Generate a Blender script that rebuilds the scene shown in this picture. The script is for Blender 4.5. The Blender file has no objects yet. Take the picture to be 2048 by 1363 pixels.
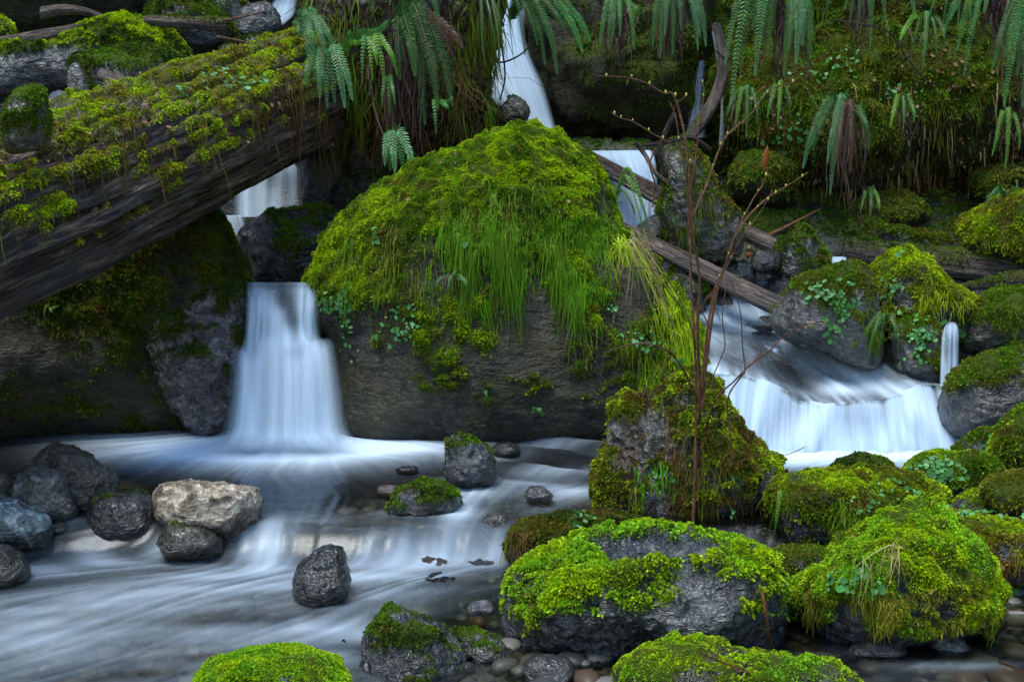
import bpy, bmesh, math, random
import numpy as np
from mathutils import Vector
from mathutils.bvhtree import BVHTree

S = bpy.context.scene
# ---------------------------------------------------------------- camera
W, H, LENS, PITCH, CAMZ = 2048.0, 1363.0, 40.0, math.radians(8.0), 1.5
cd = bpy.data.cameras.new('camera'); cam = bpy.data.objects.new('camera', cd)
S.collection.objects.link(cam); S.camera = cam
cam.location = (0, 0, CAMZ); cam.rotation_euler = (math.pi/2 - PITCH, 0, 0)
cd.lens = LENS; cd.sensor_width = 36; cd.clip_end = 400; cd.clip_start = 0.05
# ---------------------------------------------------------------- sky, sun, exposure
SUN_EL, SUN_AZ = math.radians(72), math.radians(235)
wd = bpy.data.worlds.new('World'); S.world = wd; wd.use_nodes = True
nt = wd.node_tree
sky = nt.nodes.new('ShaderNodeTexSky'); sky.sky_type = 'NISHITA'; sky.sun_disc = False
sky.sun_elevation = SUN_EL; sky.sun_rotation = SUN_AZ; sky.air_density = 1.0; sky.dust_density = 0.4; sky.ozone_density = 0.6; sky.air_density = 1.3
bg = nt.nodes['Background']; bg.inputs['Strength'].default_value = 0.14
nt.links.new(sky.outputs[0], bg.inputs['Color'])
sd = bpy.data.lights.new('sun', 'SUN'); sd.energy = 1.5; sd.angle = math.radians(28); sd.color = (1.0, 0.97, 0.88)
sun = bpy.data.objects.new('sun', sd); S.collection.objects.link(sun)
dv = Vector((math.sin(SUN_AZ)*math.cos(SUN_EL), math.cos(SUN_AZ)*math.cos(SUN_EL), math.sin(SUN_EL)))
sun.rotation_euler = dv.to_track_quat('Z', 'Y').to_euler()
S.view_settings.view_transform = 'Standard'; S.view_settings.look = 'None'
S.view_settings.exposure = 1.38; S.view_settings.gamma = 1.0
S.render.engine = 'CYCLES'
S.cycles.max_bounces = 6; S.cycles.diffuse_bounces = 2; S.cycles.glossy_bounces = 2
S.cycles.transparent_max_bounces = 12; S.cycles.transmission_bounces = 3
S.cycles.caustics_reflective = False; S.cycles.caustics_refractive = False

# ---------------------------------------------------------------- maths
FK = LENS/36.0*W
CP, SP = math.cos(PITCH), math.sin(PITCH)
CAM = np.array([0, 0, CAMZ])
def ray(px, py):
    u = (np.asarray(px, float)-W/2)/FK; v = (H/2-np.asarray(py, float))/FK
    return np.stack([u+0*v, CP+v*SP+0*u, -SP+v*CP+0*u], -1)
def P(px, py, D):
    r = ray(px, py); return CAM + r*(np.asarray(D, float)/r[..., 1])[..., None]
def onz(px, py, z=0.0):
    r = ray(px, py); return CAM + r*((z-CAMZ)/r[..., 2])[..., None]
def topx(p):
    q = np.asarray(p, float)-CAM
    f = q[..., 1]*CP - q[..., 2]*SP; up = q[..., 1]*SP + q[..., 2]*CP
    f = np.where(np.abs(f) < 1e-3, 1e-3, f)
    return W/2+q[..., 0]/f*FK, H/2-up/f*FK
def sm(a, b, x):
    t = np.clip((x-a)/(b-a), 0, 1); return t*t*(3-2*t)
def hsh(i, j, k, s):
    M = np.uint32
    h = (i.astype(np.int64)*374761393 + j.astype(np.int64)*668265263 + k.astype(np.int64)*2147483647 + s*1274126177) & 0xffffffff
    h = ((h ^ (h >> 13))*1274126177) & 0xffffffff
    h = ((h ^ (h >> 16))*2246822519) & 0xffffffff
    return h ^ (h >> 15)
def noise(p, s=0):
    p = np.asarray(p, float); i = np.floor(p); f = p-i; i = i.astype(np.int64)
    w = f*f*f*(f*(f*6-15)+10); r = np.zeros(len(p))
    for a in (0, 1):
        for b in (0, 1):
            for c in (0, 1):
                h = hsh(i[:, 0]+a, i[:, 1]+b, i[:, 2]+c, s)
                gx = ((h & 1023)/511.5-1); gy = (((h >> 10) & 1023)/511.5-1); gz = (((h >> 20) & 1023)/511.5-1)
                d = gx*(f[:, 0]-a)+gy*(f[:, 1]-b)+gz*(f[:, 2]-c)
                r += d*(w[:, 0] if a else 1-w[:, 0])*(w[:, 1] if b else 1-w[:, 1])*(w[:, 2] if c else 1-w[:, 2])
    return r*1.25
def fbm(p, o=4, s=0, g=0.5):
    r = 0; a = 1.0; p = np.asarray(p, float)
    for k in range(o):
        r = r + a*noise(p, s+k*17); p = p*2.03+11.3; a *= g
    return r
def ridge(p, o=3, s=0):
    r = 0; a = 1.0; p = np.asarray(p, float)
    for k in range(o):
        r = r + a*(1-2*np.abs(noise(p, s+k*31))); p = p*2.1+5.1; a *= 0.5
    return r/1.5
def n3(v): return v/np.maximum(np.linalg.norm(v, axis=-1, keepdims=True), 1e-9)
def catmull(pts, n, closed=False):
    p = np.asarray(pts, float); m = len(p)
    t = np.linspace(0, m if closed else m-1, n, endpoint=not closed); i = np.floor(t).astype(int)
    if not closed: i = np.minimum(i, m-2)
    f = (t-i)[:, None]
    g = (lambda k: p[k % m]) if closed else (lambda k: p[np.clip(k, 0, m-1)])
    a, b, c, d = g(i-1), g(i), g(i+1), g(i+2)
    return 0.5*((2*b)+(c-a)*f+(2*a-5*b+4*c-d)*f*f+(3*b-a-3*c+d)*f*f*f)

# ---------------------------------------------------------------- objects
def mesh(name, V, F, mat=None, parent=None, loc=None, attrs=None, smooth=True):
    me = bpy.data.meshes.new(name); V = np.asarray(V, np.float32); F = np.asarray(F, np.int32)
    me.vertices.add(len(V)); me.vertices.foreach_set('co', V.ravel())
    k = F.shape[1]; me.loops.add(F.size); me.loops.foreach_set('vertex_index', F.ravel())
    me.polygons.add(len(F)); me.polygons.foreach_set('loop_start', np.arange(0, F.size, k, dtype=np.int32))
    me.update(calc_edges=True)
    me.polygons.foreach_set('use_smooth', np.full(len(F), smooth))
    for an, av in (attrs or {}).items():
        av = np.asarray(av, np.float32)
        if av.ndim == 1:
            a = me.attributes.new(an, 'FLOAT', 'POINT'); a.data.foreach_set('value', av)
        else:
            a = me.attributes.new(an, 'FLOAT_COLOR', 'POINT')
            a.data.foreach_set('color', np.concatenate([av, np.ones((len(av), 1), np.float32)], 1).ravel())
    if mat: me.materials.append(mat)
    o = bpy.data.objects.new(name, me); S.collection.objects.link(o)
    if parent: o.parent = parent
    if loc is not None: o.location = loc
    return o
def empty(name, loc):
    o = bpy.data.objects.new(name, None); S.collection.objects.link(o); o.location = tuple(loc)
    o.empty_display_size = 0.1; return o
def tag(o, label=None, cat=None, group=None, kind=None):
    if label: o['label'] = label
    if cat: o['category'] = cat
    if group: o['group'] = group
    if kind: o['kind'] = kind
    return o
_ico = {}
def ico(k):
    if k not in _ico:
        b = bmesh.new(); bmesh.ops.create_icosphere(b, subdivisions=k, radius=1)
        b.verts.ensure_lookup_table()
        _ico[k] = (np.array([v.co[:] for v in b.verts]), np.array([[v.index for v in f.verts] for f in b.faces])); b.free()
    return _ico[k]
def vnorm(V, F):
    if F.shape[1] == 4: fn = np.cross(V[F[:, 2]]-V[F[:, 0]], V[F[:, 3]]-V[F[:, 1]])
    else: fn = np.cross(V[F[:, 1]]-V[F[:, 0]], V[F[:, 2]]-V[F[:, 0]])
    N = np.zeros_like(V)
    for j in range(F.shape[1]):
        for c in range(3): N[:, c] += np.bincount(F[:, j], fn[:, c], len(V))
    return n3(N)
def gridF(nu, nv, wrap=False):
    # vertex index = j*nu + i ; i across (nu), j along (nv)
    I, J = np.meshgrid(np.arange(nu if wrap else nu-1), np.arange(nv-1)); i = I.ravel(); j = J.ravel(); i2 = (i+1) % nu
    return np.stack([j*nu+i, j*nu+i2, (j+1)*nu+i2, (j+1)*nu+i], 1)

# ---------------------------------------------------------------- materials
class NB:
    def __init__(s, name):
        s.m = bpy.data.materials.new(name); s.m.use_nodes = True; s.t = s.m.node_tree; s.t.nodes.clear()
        s.out = s.n('ShaderNodeOutputMaterial')
    def n(s, typ, **kw):
        x = s.t.nodes.new(typ)
        for k, v in kw.items():
            if k.startswith('_'): setattr(x, k[1:], v)
            else:
                sock = x.inputs[k.replace('__', ' ')] if not k.startswith('i') or not k[1:].isdigit() else x.inputs[int(k[1:])]
                if hasattr(v, 'links') or isinstance(v, bpy.types.NodeSocket): s.t.links.new(v, sock)
                else: sock.default_value = v
        return x
    def attr(s, a): return s.n('ShaderNodeAttribute', _attribute_name=a)
    def obj(s): return s.n('ShaderNodeTexCoord').outputs['Object']
    def noise(s, vec, sc, det=4, rough=0.6, dist=0.0):
        return s.n('ShaderNodeTexNoise', Vector=vec, Scale=sc, Detail=det, Roughness=rough, Distortion=dist).outputs['Fac']
    def ramp(s, fac, stops):
        r = s.n('ShaderNodeValToRGB', Fac=fac); e = r.color_ramp.elements
        while len(e) > 1: e.remove(e[0])
        for i, (p, c) in enumerate(stops):
            x = e[0] if i == 0 else e.new(p)
            x.position = p; x.color = tuple(c)+(1,) if hasattr(c, '__len__') else (c, c, c, 1)
        return r.outputs['Color']
    def math(s, op, a, b=0.0, clamp=False):
        return s.n('ShaderNodeMath', _operation=op, _use_clamp=clamp, i0=a, i1=b).outputs[0]
    def mix(s, f, a, b):
        x = s.n('ShaderNodeMix', _data_type='RGBA', i0=f)
        for idx, v in ((6, a), (7, b)):
            if isinstance(v, bpy.types.NodeSocket): s.t.links.new(v, x.inputs[idx])
            else: x.inputs[idx].default_value = tuple(v)+(1,)
        return x.outputs[2]
    def surf(s, sh): s.t.links.new(sh, s.out.inputs['Surface']); return s.m

def rock_mat(name, dark, mid, light, wet=0.25, bump=0.5, vein=None, scale=1.0, dry=0.0, spec=0.5, algae=0.0):
    b = NB(name); o = b.obj()
    n1 = b.noise(o, 5*scale, 5, 0.65, 0.6); n2 = b.noise(o, 28*scale, 5, 0.7); n3_ = b.noise(o, 90*scale, 3, 0.6)
    c = b.ramp(n1, [(0.32, dark), (0.5, mid), (0.68, light)])
    c2 = b.ramp(n2, [(0.36, 0.25), (0.5, 0.8), (0.64, 1.5)])
    c = b.n('ShaderNodeMix', _data_type='RGBA', _blend_type='MULTIPLY', i0=0.8, i6=c, i7=c2).outputs[2]
    sv = b.n('ShaderNodeMapping', Vector=o); sv.inputs['Rotation'].default_value = (0.5, 0.35, 0.3); sv.inputs['Scale'].default_value = (1, 1, 2.6)
    ns = b.noise(sv.outputs[0], 7*scale, 5, 0.7, 1.2)
    c = b.n('ShaderNodeMix', _data_type='RGBA', _blend_type='MULTIPLY', i0=0.75, i6=c, i7=b.ramp(ns, [(0.38, 0.35), (0.5, 0.9), (0.58, 1.7)])).outputs[2]
    if vein:
        v = b.n('ShaderNodeTexWave', Vector=o, Scale=3.0*scale, Distortion=14.0, Detail=4.0).outputs['Fac']
        c = b.mix(b.math('MULTIPLY', b.ramp(v, [(0.9, 0.0), (0.99, 1.0)]), 0.7), c, vein)
    if algae:
        al = b.ramp(b.noise(o, 4.5, 6, 0.75), [(0.5-algae*.2, 0.0), (0.62-algae*.1, 1.0)])
        c = b.mix(b.math('MULTIPLY', al, 0.75), c, b.mix(n2, (0.02, 0.03, 0.006), (0.085, 0.07, 0.018)))
    # the splash zone just above the water line stays dark and wet
    wz = b.n('ShaderNodeSeparateXYZ', Vector=b.n('ShaderNodeNewGeometry').outputs['Position']).outputs[2]
    wl = b.ramp(b.math('ADD', wz, b.math('MULTIPLY', n1, 0.10)), [(0.055, 0.38), (0.115, 1.0)])
    c = b.n('ShaderNodeMix', _data_type='RGBA', _blend_type='MULTIPLY', i0=1.0, i6=c, i7=wl).outputs[2]
    a = b.attr('moss').outputs['Fac']
    soil = b.mix(n2, (0.02, 0.035, 0.005), (0.09, 0.13, 0.014))
    col = b.mix(a, c, soil)
    cr = b.n('ShaderNodeTexVoronoi', Vector=o, Scale=9*scale, _feature='DISTANCE_TO_EDGE').outputs['Distance']
    hgt = b.math('ADD', b.math('MULTIPLY', n2, 0.65), b.math('MULTIPLY', n3_, 0.25))
    hgt = b.math('ADD', hgt, b.math('MULTIPLY', n1, 1.2)); hgt = b.math('ADD', hgt, b.math('MULTIPLY', ns, 0.9))
    bp = b.n('ShaderNodeBump', Strength=min(1,bump*1.2), Distance=0.06/scale, Height=hgt)
    wetn = b.ramp(b.noise(o, 11*scale, 3), [(0.35, wet), (0.7, min(1, wet+0.25))])
    rg = b.n('ShaderNodeMix', _data_type='FLOAT', i0=a, i2=wetn, i3=0.8).outputs[0]
    sp = b.n('ShaderNodeMix', _data_type='FLOAT', i0=a, i2=spec, i3=0.1).outputs[0]
    s = b.n('ShaderNodeBsdfPrincipled', Roughness=rg, Normal=bp.outputs[0])
    b.t.links.new(col, s.inputs['Base Color']); b.t.links.new(sp, s.inputs['Specular IOR Level'])
    if dry == 0: b.t.links.new(b.math('MULTIPLY', b.math('SUBTRACT', 1.0, a), 0.9), s.inputs['Coat Weight']); s.inputs['Coat IOR'].default_value = 1.55; s.inputs['Coat Roughness'].default_value = 0.1; b.t.links.new(b.n('ShaderNodeBump', Strength=0.9, Distance=0.05/scale, Height=b.math('ADD', n1, b.math('MULTIPLY', ns, 0.6))).outputs[0], s.inputs['Coat Normal'])
    return b.surf(s.outputs[0])
M = {}
M['dark'] = rock_mat('dark_wet_rock', (0.003, 0.004, 0.003), (0.010, 0.012, 0.010), (0.038, 0.042, 0.038), 0.15, 1.0)
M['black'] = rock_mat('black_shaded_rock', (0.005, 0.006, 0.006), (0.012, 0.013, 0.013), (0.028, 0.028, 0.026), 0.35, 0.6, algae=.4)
M['shade'] = rock_mat('dark_mossy_shaded_rock', (0.003, 0.0035, 0.003), (0.008, 0.009, 0.007), (0.02, 0.022, 0.017), 0.5, 0.8, spec=.3, dry=1, algae=.7)  # darker rock variant, with deep shade put into its colour
M['boulder'] = rock_mat('boulder_rock', (0.012, 0.012, 0.009), (0.036, 0.035, 0.028), (0.11, 0.105, 0.085), 0.35, 1.0, spec=0.5, dry=1, algae=.5)
M['blue'] = rock_mat('blue_grey_rock', (0.009, 0.012, 0.013), (0.045, 0.057, 0.058), (0.17, 0.19, 0.185), 0.18, 1.0)
M['grey'] = rock_mat('grey_rock', (0.025, 0.025, 0.022), (0.09, 0.09, 0.08), (0.26, 0.255, 0.22), 0.25, 1.0)
M['tan'] = rock_mat('tan_rock', (0.16, 0.12, 0.08), (0.46, 0.38, 0.28), (0.66, 0.59, 0.49), 0.5, 1.0, dry=1)
M['brown'] = rock_mat('brown_rock', (0.012, 0.009, 0.006), (0.045, 0.035, 0.024), (0.13, 0.105, 0.08), 0.18, 1.0, algae=.35)
M['teal'] = rock_mat('blue_green_veined_rock', (0.03, 0.055, 0.06), (0.09, 0.14, 0.15), (0.2, 0.27, 0.28), 0.2, 0.5, vein=(0.4, 0.46, 0.46))
M['glisten'] = rock_mat('glistening_wet_rock', (0.03, 0.022, 0.022), (0.13, 0.105, 0.10), (0.34, 0.30, 0.30), 0.08, 1.2)
M['pale'] = rock_mat('pale_rock', (0.13, 0.14, 0.15), (0.26, 0.27, 0.28), (0.4, 0.41, 0.41), 0.4, 0.8, scale=1.5)
M['red'] = rock_mat('reddish_rock', (0.05, 0.03, 0.026), (0.14, 0.08, 0.07), (0.25, 0.17, 0.15), 0.25, 0.4)
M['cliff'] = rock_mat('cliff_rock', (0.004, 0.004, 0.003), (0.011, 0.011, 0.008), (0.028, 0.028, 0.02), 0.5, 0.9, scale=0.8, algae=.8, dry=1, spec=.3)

def leaf_mat(name, trans=0.3, rough=0.5, spec=0.25):
    b = NB(name); c = b.attr('Col').outputs['Color']
    s = b.n('ShaderNodeBsdfPrincipled', Roughness=rough); b.t.links.new(c, s.inputs['Base Color'])
    s.inputs['Specular IOR Level'].default_value = spec
    tr = b.n('ShaderNodeBsdfTranslucent'); b.t.links.new(c, tr.inputs['Color'])
    mx = b.n('ShaderNodeMixShader', i0=trans); b.t.links.new(s.outputs[0], mx.inputs[1]); b.t.links.new(tr.outputs[0], mx.inputs[2])
    return b.surf(mx.outputs[0])
M['moss'] = leaf_mat('moss_shoots', 0.3, 0.6, 0.15)
M['leaf'] = leaf_mat('glossy_leaf', 0.25, 0.42, 0.3)

def wood_mat(name, dark, mid, light, rough=0.55, scale=1.0):
    # grain runs along the 'grain' attributes (ga around, gl along)
    b = NB(name)
    cx = b.n('ShaderNodeCombineXYZ', X=b.attr('ga').outputs['Fac'], Y=b.attr('gl').outputs['Fac'], Z=b.attr('gr').outputs['Fac']).outputs[0]
    v = b.n('ShaderNodeVectorMath', _operation='MULTIPLY', i0=cx); v.inputs[1].default_value = (1, 0.13, 1)
    n1 = b.noise(v.outputs[0], 16*scale, 5, 0.7, 0.4); n2 = b.noise(v.outputs[0], 60*scale, 4, 0.7, 0.2); n4 = b.noise(cx, 3*scale, 4)
    c = b.ramp(n1, [(0.36, dark), (0.5, mid), (0.66, light)])
    c = b.n('ShaderNodeMix', _data_type='RGBA', _blend_type='MULTIPLY', i0=0.9, i6=c, i7=b.ramp(n2, [(0.38, 0.2), (0.48, 0.8), (0.62, 1.5)])).outputs[2]
    c = b.n('ShaderNodeMix', _data_type='RGBA', _blend_type='MULTIPLY', i0=0.7, i6=c, i7=b.ramp(n4, [(0.35, (0.5, 0.5, 0.55)), (0.62, (1.3, 1.1, 0.95))])).outputs[2]
    a = b.attr('moss').outputs['Fac']
    c = b.mix(a, c, (0.07, 0.075, 0.012))
    hgt = b.math('ADD', n1, b.math('MULTIPLY', n2, 0.5))
    bp = b.n('ShaderNodeBump', Strength=1.0, Distance=0.05, Height=hgt)
    s = b.n('ShaderNodeBsdfPrincipled', Roughness=rough, Normal=bp.outputs[0]); b.t.links.new(c, s.inputs['Base Color'])
    return b.surf(s.outputs[0])
M['log'] = wood_mat('rotting_log_wood', (0.022, 0.015, 0.010), (0.11, 0.078, 0.055), (0.30, 0.22, 0.16), 0.4)
M['wood'] = wood_mat('weathered_grey_wood', (0.03, 0.024, 0.02), (0.1, 0.08, 0.065), (0.22, 0.18, 0.15), 0.35, 1.6)
M['wetwood'] = wood_mat('wet_brown_wood', (0.015, 0.01, 0.008), (0.05, 0.034, 0.026), (0.12, 0.085, 0.07), 0.22, 2.0)
M['twig'] = wood_mat('red_brown_twig_bark', (0.08, 0.03, 0.015), (0.25, 0.10, 0.04), (0.45, 0.25, 0.11), 0.35, 3.0)
M['root'] = wood_mat('dark_root_fibre', (0.01, 0.006, 0.004), (0.03, 0.016, 0.01), (0.07, 0.04, 0.025), 0.6, 2.0)

def water_mat():
    b = NB('stream_water'); o = b.obj()
    rip = b.attr('rip').outputs['Fac']; foam = b.attr('foam').outputs['Fac']
    st = b.noise(o, 7, 4, 0.6)
    bp = b.n('ShaderNodeBump', Strength=0.35, Distance=0.02, Height=b.math('ADD', rip, b.math('MULTIPLY', st, 0.25)))
    gl = b.n('ShaderNodeBsdfGlossy', Roughness=0.22, Normal=bp.outputs[0]); gl.inputs['Color'].default_value = (0.9, 0.95, 1, 1)
    tr = b.n('ShaderNodeBsdfTransparent'); tr.inputs['Color'].default_value = (0.64, 0.66, 0.58, 1)
    fr = b.n('ShaderNodeFresnel', IOR=1.38, Normal=bp.outputs[0])
    m1 = b.n('ShaderNodeMixShader', i0=fr.outputs[0]); b.t.links.new(tr.outputs[0], m1.inputs[1]); b.t.links.new(gl.outputs[0], m1.inputs[2])
    df = b.n('ShaderNodeBsdfDiffuse'); df.inputs['Color'].default_value = (0.56, 0.69, 0.80, 1); b.t.links.new(bp.outputs[0], df.inputs['Normal'])
    m2 = b.n('ShaderNodeMixShader', i0=foam); b.t.links.new(m1.outputs[0], m2.inputs[1]); b.t.links.new(df.outputs[0], m2.inputs[2])
    return b.surf(m2.outputs[0])
def veil_mat():
    b = NB('falling_water'); a = b.attr('foam').outputs['Fac']
    df = b.n('ShaderNodeBsdfDiffuse'); df.inputs['Color'].default_value = (0.62, 0.78, 0.92, 1)
    ge = b.n('ShaderNodeNewGeometry').outputs['Normal']; va = b.n('ShaderNodeVectorMath', _operation='ADD', i0=ge); va.inputs[1].default_value = (0, -0.2, 0.9); vn = b.n('ShaderNodeVectorMath', _operation='NORMALIZE', i0=va.outputs[0]); b.t.links.new(vn.outputs[0], df.inputs['Normal'])
    tl = b.n('ShaderNodeBsdfTranslucent'); tl.inputs['Color'].default_value = (0.66, 0.8, 0.92, 1)
    m0 = b.n('ShaderNodeMixShader', i0=0.35); b.t.links.new(df.outputs[0], m0.inputs[1]); b.t.links.new(tl.outputs[0], m0.inputs[2])
    tr = b.n('ShaderNodeBsdfTransparent'); tr.inputs['Color'].default_value = (0.99, 0.99, 0.99, 1)
    m = b.n('ShaderNodeMixShader', i0=a); b.t.links.new(tr.outputs[0], m.inputs[1]); b.t.links.new(m0.outputs[0], m.inputs[2])
    return b.surf(m.outputs[0])
M['water'] = water_mat(); M['veil'] = veil_mat()

# ---------------------------------------------------------------- moss
PAL = dict(bright=(0.38, 0.53, 0.006), lime=(0.24, 0.48, 0.015), mid=(0.10, 0.20, 0.006), olive=(0.14, 0.155, 0.010), brown=(0.14, 0.075, 0.018), dark=(0.028, 0.06, 0.008), gold=(0.26, 0.24, 0.02))
def moss_col(p, rs, tone, brown=0.2):
    """tone = (colour a, colour b) names; patches of each by species"""
    n = len(p); a, c = np.array(PAL[tone[0]]), np.array(PAL[tone[1]])
    t = sm(-0.35, 0.35, fbm(p*4, 2, 7)+.7*noise(p*17, 8)+rs.normal(0, 0.1, n))[:, None]
    col = a*(1-t)+c*t
    dk = sm(.15, .6, fbm(p*9+17, 3, 12)+rs.normal(0, .1, n))[:, None]; col = col*(1-.55*dk)+np.array(PAL['mid'])*.4*dk
    q = (sm(0.5-brown, 0.85-brown, fbm(p*7+40, 3, 9)+0.5*rs.normal(0, 0.25, n)))[:, None]
    col = col*(1-q*0.85)+np.array(PAL['brown'])*q*0.85
    return col*rs.uniform(0.65, 1.3, (n, 1))
def scatter(V, F, w, n, rs):
    """n random points on triangles/quads weighted by area*w"""
    if F.shape[1] == 4: F = np.concatenate([F[:, [0, 1, 2]], F[:, [0, 2, 3]]])
    a, b, c = V[F[:, 0]], V[F[:, 1]], V[F[:, 2]]
    ar = np.linalg.norm(np.cross(b-a, c-a), axis=1)/2
    wf = ar*w[F].mean(1); tot = wf.sum()
    if tot <= 1e-9: return None
    f = rs.choice(len(F), n, p=wf/tot)
    r1 = np.sqrt(rs.random(n)); r2 = rs.random(n)
    bc = np.stack([1-r1, r1*(1-r2), r1*r2], 1)
    return f, F[f], bc, tot
def tufts(V, F, N, w, dens, L, tone, brown, seed, parent, name='moss', spread=0.8, maxn=230000, width=0.3, up=0.35, off=(0, 0, 0), droop=0.0, world=None):
    rs = np.random.RandomState(seed)
    r = scatter(V, F, w, 10, rs)
    if r is None: return None
    n = int(min(maxn, r[3]*dens))
    if n < 20: return None
    f, T, bc, _ = scatter(V, F, w, n, rs)
    p = (V[T]*bc[..., None]).sum(1); nn = n3((N[T]*bc[..., None]).sum(1))
    d = n3(nn+spread*rs.normal(0, 0.6, (n, 3))+np.array([0, 0, up-droop]))
    l = L*rs.uniform(0.5, 1.4, n)[:, None]
    side = n3(np.cross(d, rs.normal(0, 1, (n, 3))))
    l = l*(1+.9*np.clip(noise((p+np.array(off))*11, 44), -.6, 1)[:, None])
    bend = np.array([0, 0, -1.0])*l*(0.25+droop)
    base = p-nn*L*0.25
    mid = base+d*l*0.55; tip = base+d*l+bend
    wd_ = l*width
    v = np.stack([base, mid+side*wd_, tip, mid-side*wd_], 1).reshape(-1, 3)
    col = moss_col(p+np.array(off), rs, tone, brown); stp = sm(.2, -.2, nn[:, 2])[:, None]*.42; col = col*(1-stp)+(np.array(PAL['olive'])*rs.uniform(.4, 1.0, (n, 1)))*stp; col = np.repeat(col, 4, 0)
    col[2::4] *= 1.15
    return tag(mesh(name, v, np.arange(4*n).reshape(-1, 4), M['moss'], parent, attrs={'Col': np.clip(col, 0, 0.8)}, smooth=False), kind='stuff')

# ---------------------------------------------------------------- rocks
REG = {}
MOSSQ = 1.0
def rock(name, label, cat, out, D, thick, mat='dark', seed=1, facet=0.5, amp=0.07, res=5, moss=0.0, tone=('bright', 'mid'),
         brown=0.2, L=None, patches=(), bias=0.0, group=None, box=0.8, fine=0.012, back=None, hang=0.0, lump=0.3, dmul=1.0, noback=True):
    """a boulder whose silhouette seen from the stream bank follows the outline and whose depth is 'thick'"""
    rs = np.random.RandomState(seed)
    out = np.asarray(out, float)
    if out.shape == (4,) or (out.ndim == 1): 
        x0, y0, x1, y1 = out; k = 9
        th = np.linspace(0, 2*np.pi, k, endpoint=False)+rs.uniform(-.2, .2, k)
        rr = rs.uniform(0.9, 1.06, k)
        ex = np.sign(np.cos(th))*np.abs(np.cos(th))**0.8; ey = np.sign(np.sin(th))*np.abs(np.sin(th))**0.8
        out = np.stack([(x0+x1)/2+(x1-x0)/2*ex*rr, (y0+y1)/2-(y1-y0)/2*ey*rr], 1)
    cx, cy = (out.min(0)+out.max(0))/2
    C = P(cx, cy, D); f = n3(C-CAM); r = n3(np.cross(f, [0, 0, 1.0])); u = np.cross(r, f)
    poly = catmull(out, 240, True); ii = np.linspace(0, len(out), 240, endpoint=False); i0 = ii.astype(int); lin = out[i0]+(out[(i0+1) % len(out)]-out[i0])*(ii-i0)[:, None]
    fk = .92 if facet > .5 else .2; poly = poly*(1-fk)+lin*fk
    rd = ray(poly[:, 0], poly[:, 1]); pt = CAM+rd*(((C-CAM)@f)/(rd@f))[:, None]-C
    a2, b2 = pt@r, pt@u
    ang = np.arctan2(b2, a2); rad = np.hypot(a2, b2); o_ = np.argsort(ang)
    ang, rad = ang[o_], rad[o_]
    ang = np.concatenate([ang-2*np.pi, ang, ang+2*np.pi]); rad = np.tile(rad, 3)
    d, F = ico(res); dr, df, du = d[:, 0], d[:, 1], d[:, 2]
    A = np.arctan2(du, dr); rho = np.hypot(dr, du)
    R = np.interp(A, ang, rad)
    size = rad.mean()
    bk = thick if back is None else back
    fy = np.sign(df)*np.abs(df)**box*np.where(df < 0, thick, bk)
    rr = rho**box*R
    k = np.ones(len(d))
    if facet > 0:
        nk = 24; pn = n3(rs.normal(0, 1, (nk, 3))*np.array([1, 1.3, 0.9])); hk = rs.uniform(0.62, 0.95, nk)
        for j in range(nk):
            q = d@pn[j]; kk = np.where(q > 0.05, hk[j]/np.maximum(q, 0.05), 9)
            k = np.minimum(k, 1-(1-np.minimum(kk, 1))*facet)
        if facet > .5:
            pn = n3(rs.normal(0, 1, (46, 3))); hk = rs.uniform(0.86, 0.99, 46)*np.median(k)*1.02
            for j in range(46):
                q = d@pn[j]; k = np.minimum(k, np.where(q > 0.05, hk[j]/np.maximum(q, 0.05), 9))
        # keep the silhouette ring
        k = k*(1-0.5*rho**8)+0.5*rho**8
        k = k/np.percentile(k[rho > .96], 55); k = k/(1+np.maximum(0, k-1.08))
    rr = rr*k; fy = fy*k
    Lc = np.stack([rr*np.cos(A), fy, rr*np.sin(A)], 1)
    V = Lc[:, :1]*r+Lc[:, 1:2]*f+Lc[:, 2:]*u
    N = vnorm(V, F)
    q = V/size+seed*3.7
    dsp = size*amp*(fbm(q*1.4, 4, seed)+0.5*ridge(q*2.2, 3, seed+5)-0.25)
    dsp += .75*fine*(ridge(V*11+seed+0.05*V[:, ::-1], 4, seed+9)-0.3)*min(1, size/0.15)+fine*0.5*fbm(V*34+seed, 2, seed+3)*min(1, size/0.15)
    V = V+N*dsp[:, None]
    N = vnorm(V, F)
    m = np.zeros(len(V))
    if moss > 0 or patches:
        up = N[:, 2]
        nz = fbm(V/size*1.6+seed, 3, seed+21)*0.6+fbm(V*8+seed, 4, seed+22, .65)*0.85+fbm(V*26+seed, 2, seed+24)*.5*sm(.4, .0, up)
        g = (up-0.15)*1.1+nz+(moss*2-1)+bias
        px, py = topx(V+C)
        for (ax, ay, bx, by, st) in patches:
            e = ((px-ax)/bx)**2+((py-ay)/by)**2
            g = g+st*np.exp(-e*e*0.7)
        m = sm(0.0, 0.45, g)
        # cushions swell out of the rock
        cush = (0.5+0.9*np.abs(fbm(V*7+seed, 3, seed+33)))*lump*0.1*min(1, size/0.3)*(1+.8*noise(V*17+seed, seed+35)+.5*noise(V*35, seed+36))
        V = V+(N*0.7+np.array([0, 0, 0.3]))*(m*cush)[:, None]
        N = vnorm(V, F)
    o = mesh(name, V, F, M[mat], None, loc=C, attrs={'moss': m})
    tag(o, label, cat, group)
    vd = n3(CAM-(V+C)); face = (N*vd).sum(1)
    vis = sm(-0.45, -0.1, face)
    if m.max() > 0.2:
        LL = L or 0.0027*D
        tufts(V, F, N, np.where(m > 0.3, m, 0)*vis, dmul*MOSSQ*6.0/(LL*LL), LL, tone, brown, seed+50, o, off=C, droop=hang)
    REG[label] = (o, V+C, F, N, m)
    return o
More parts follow.
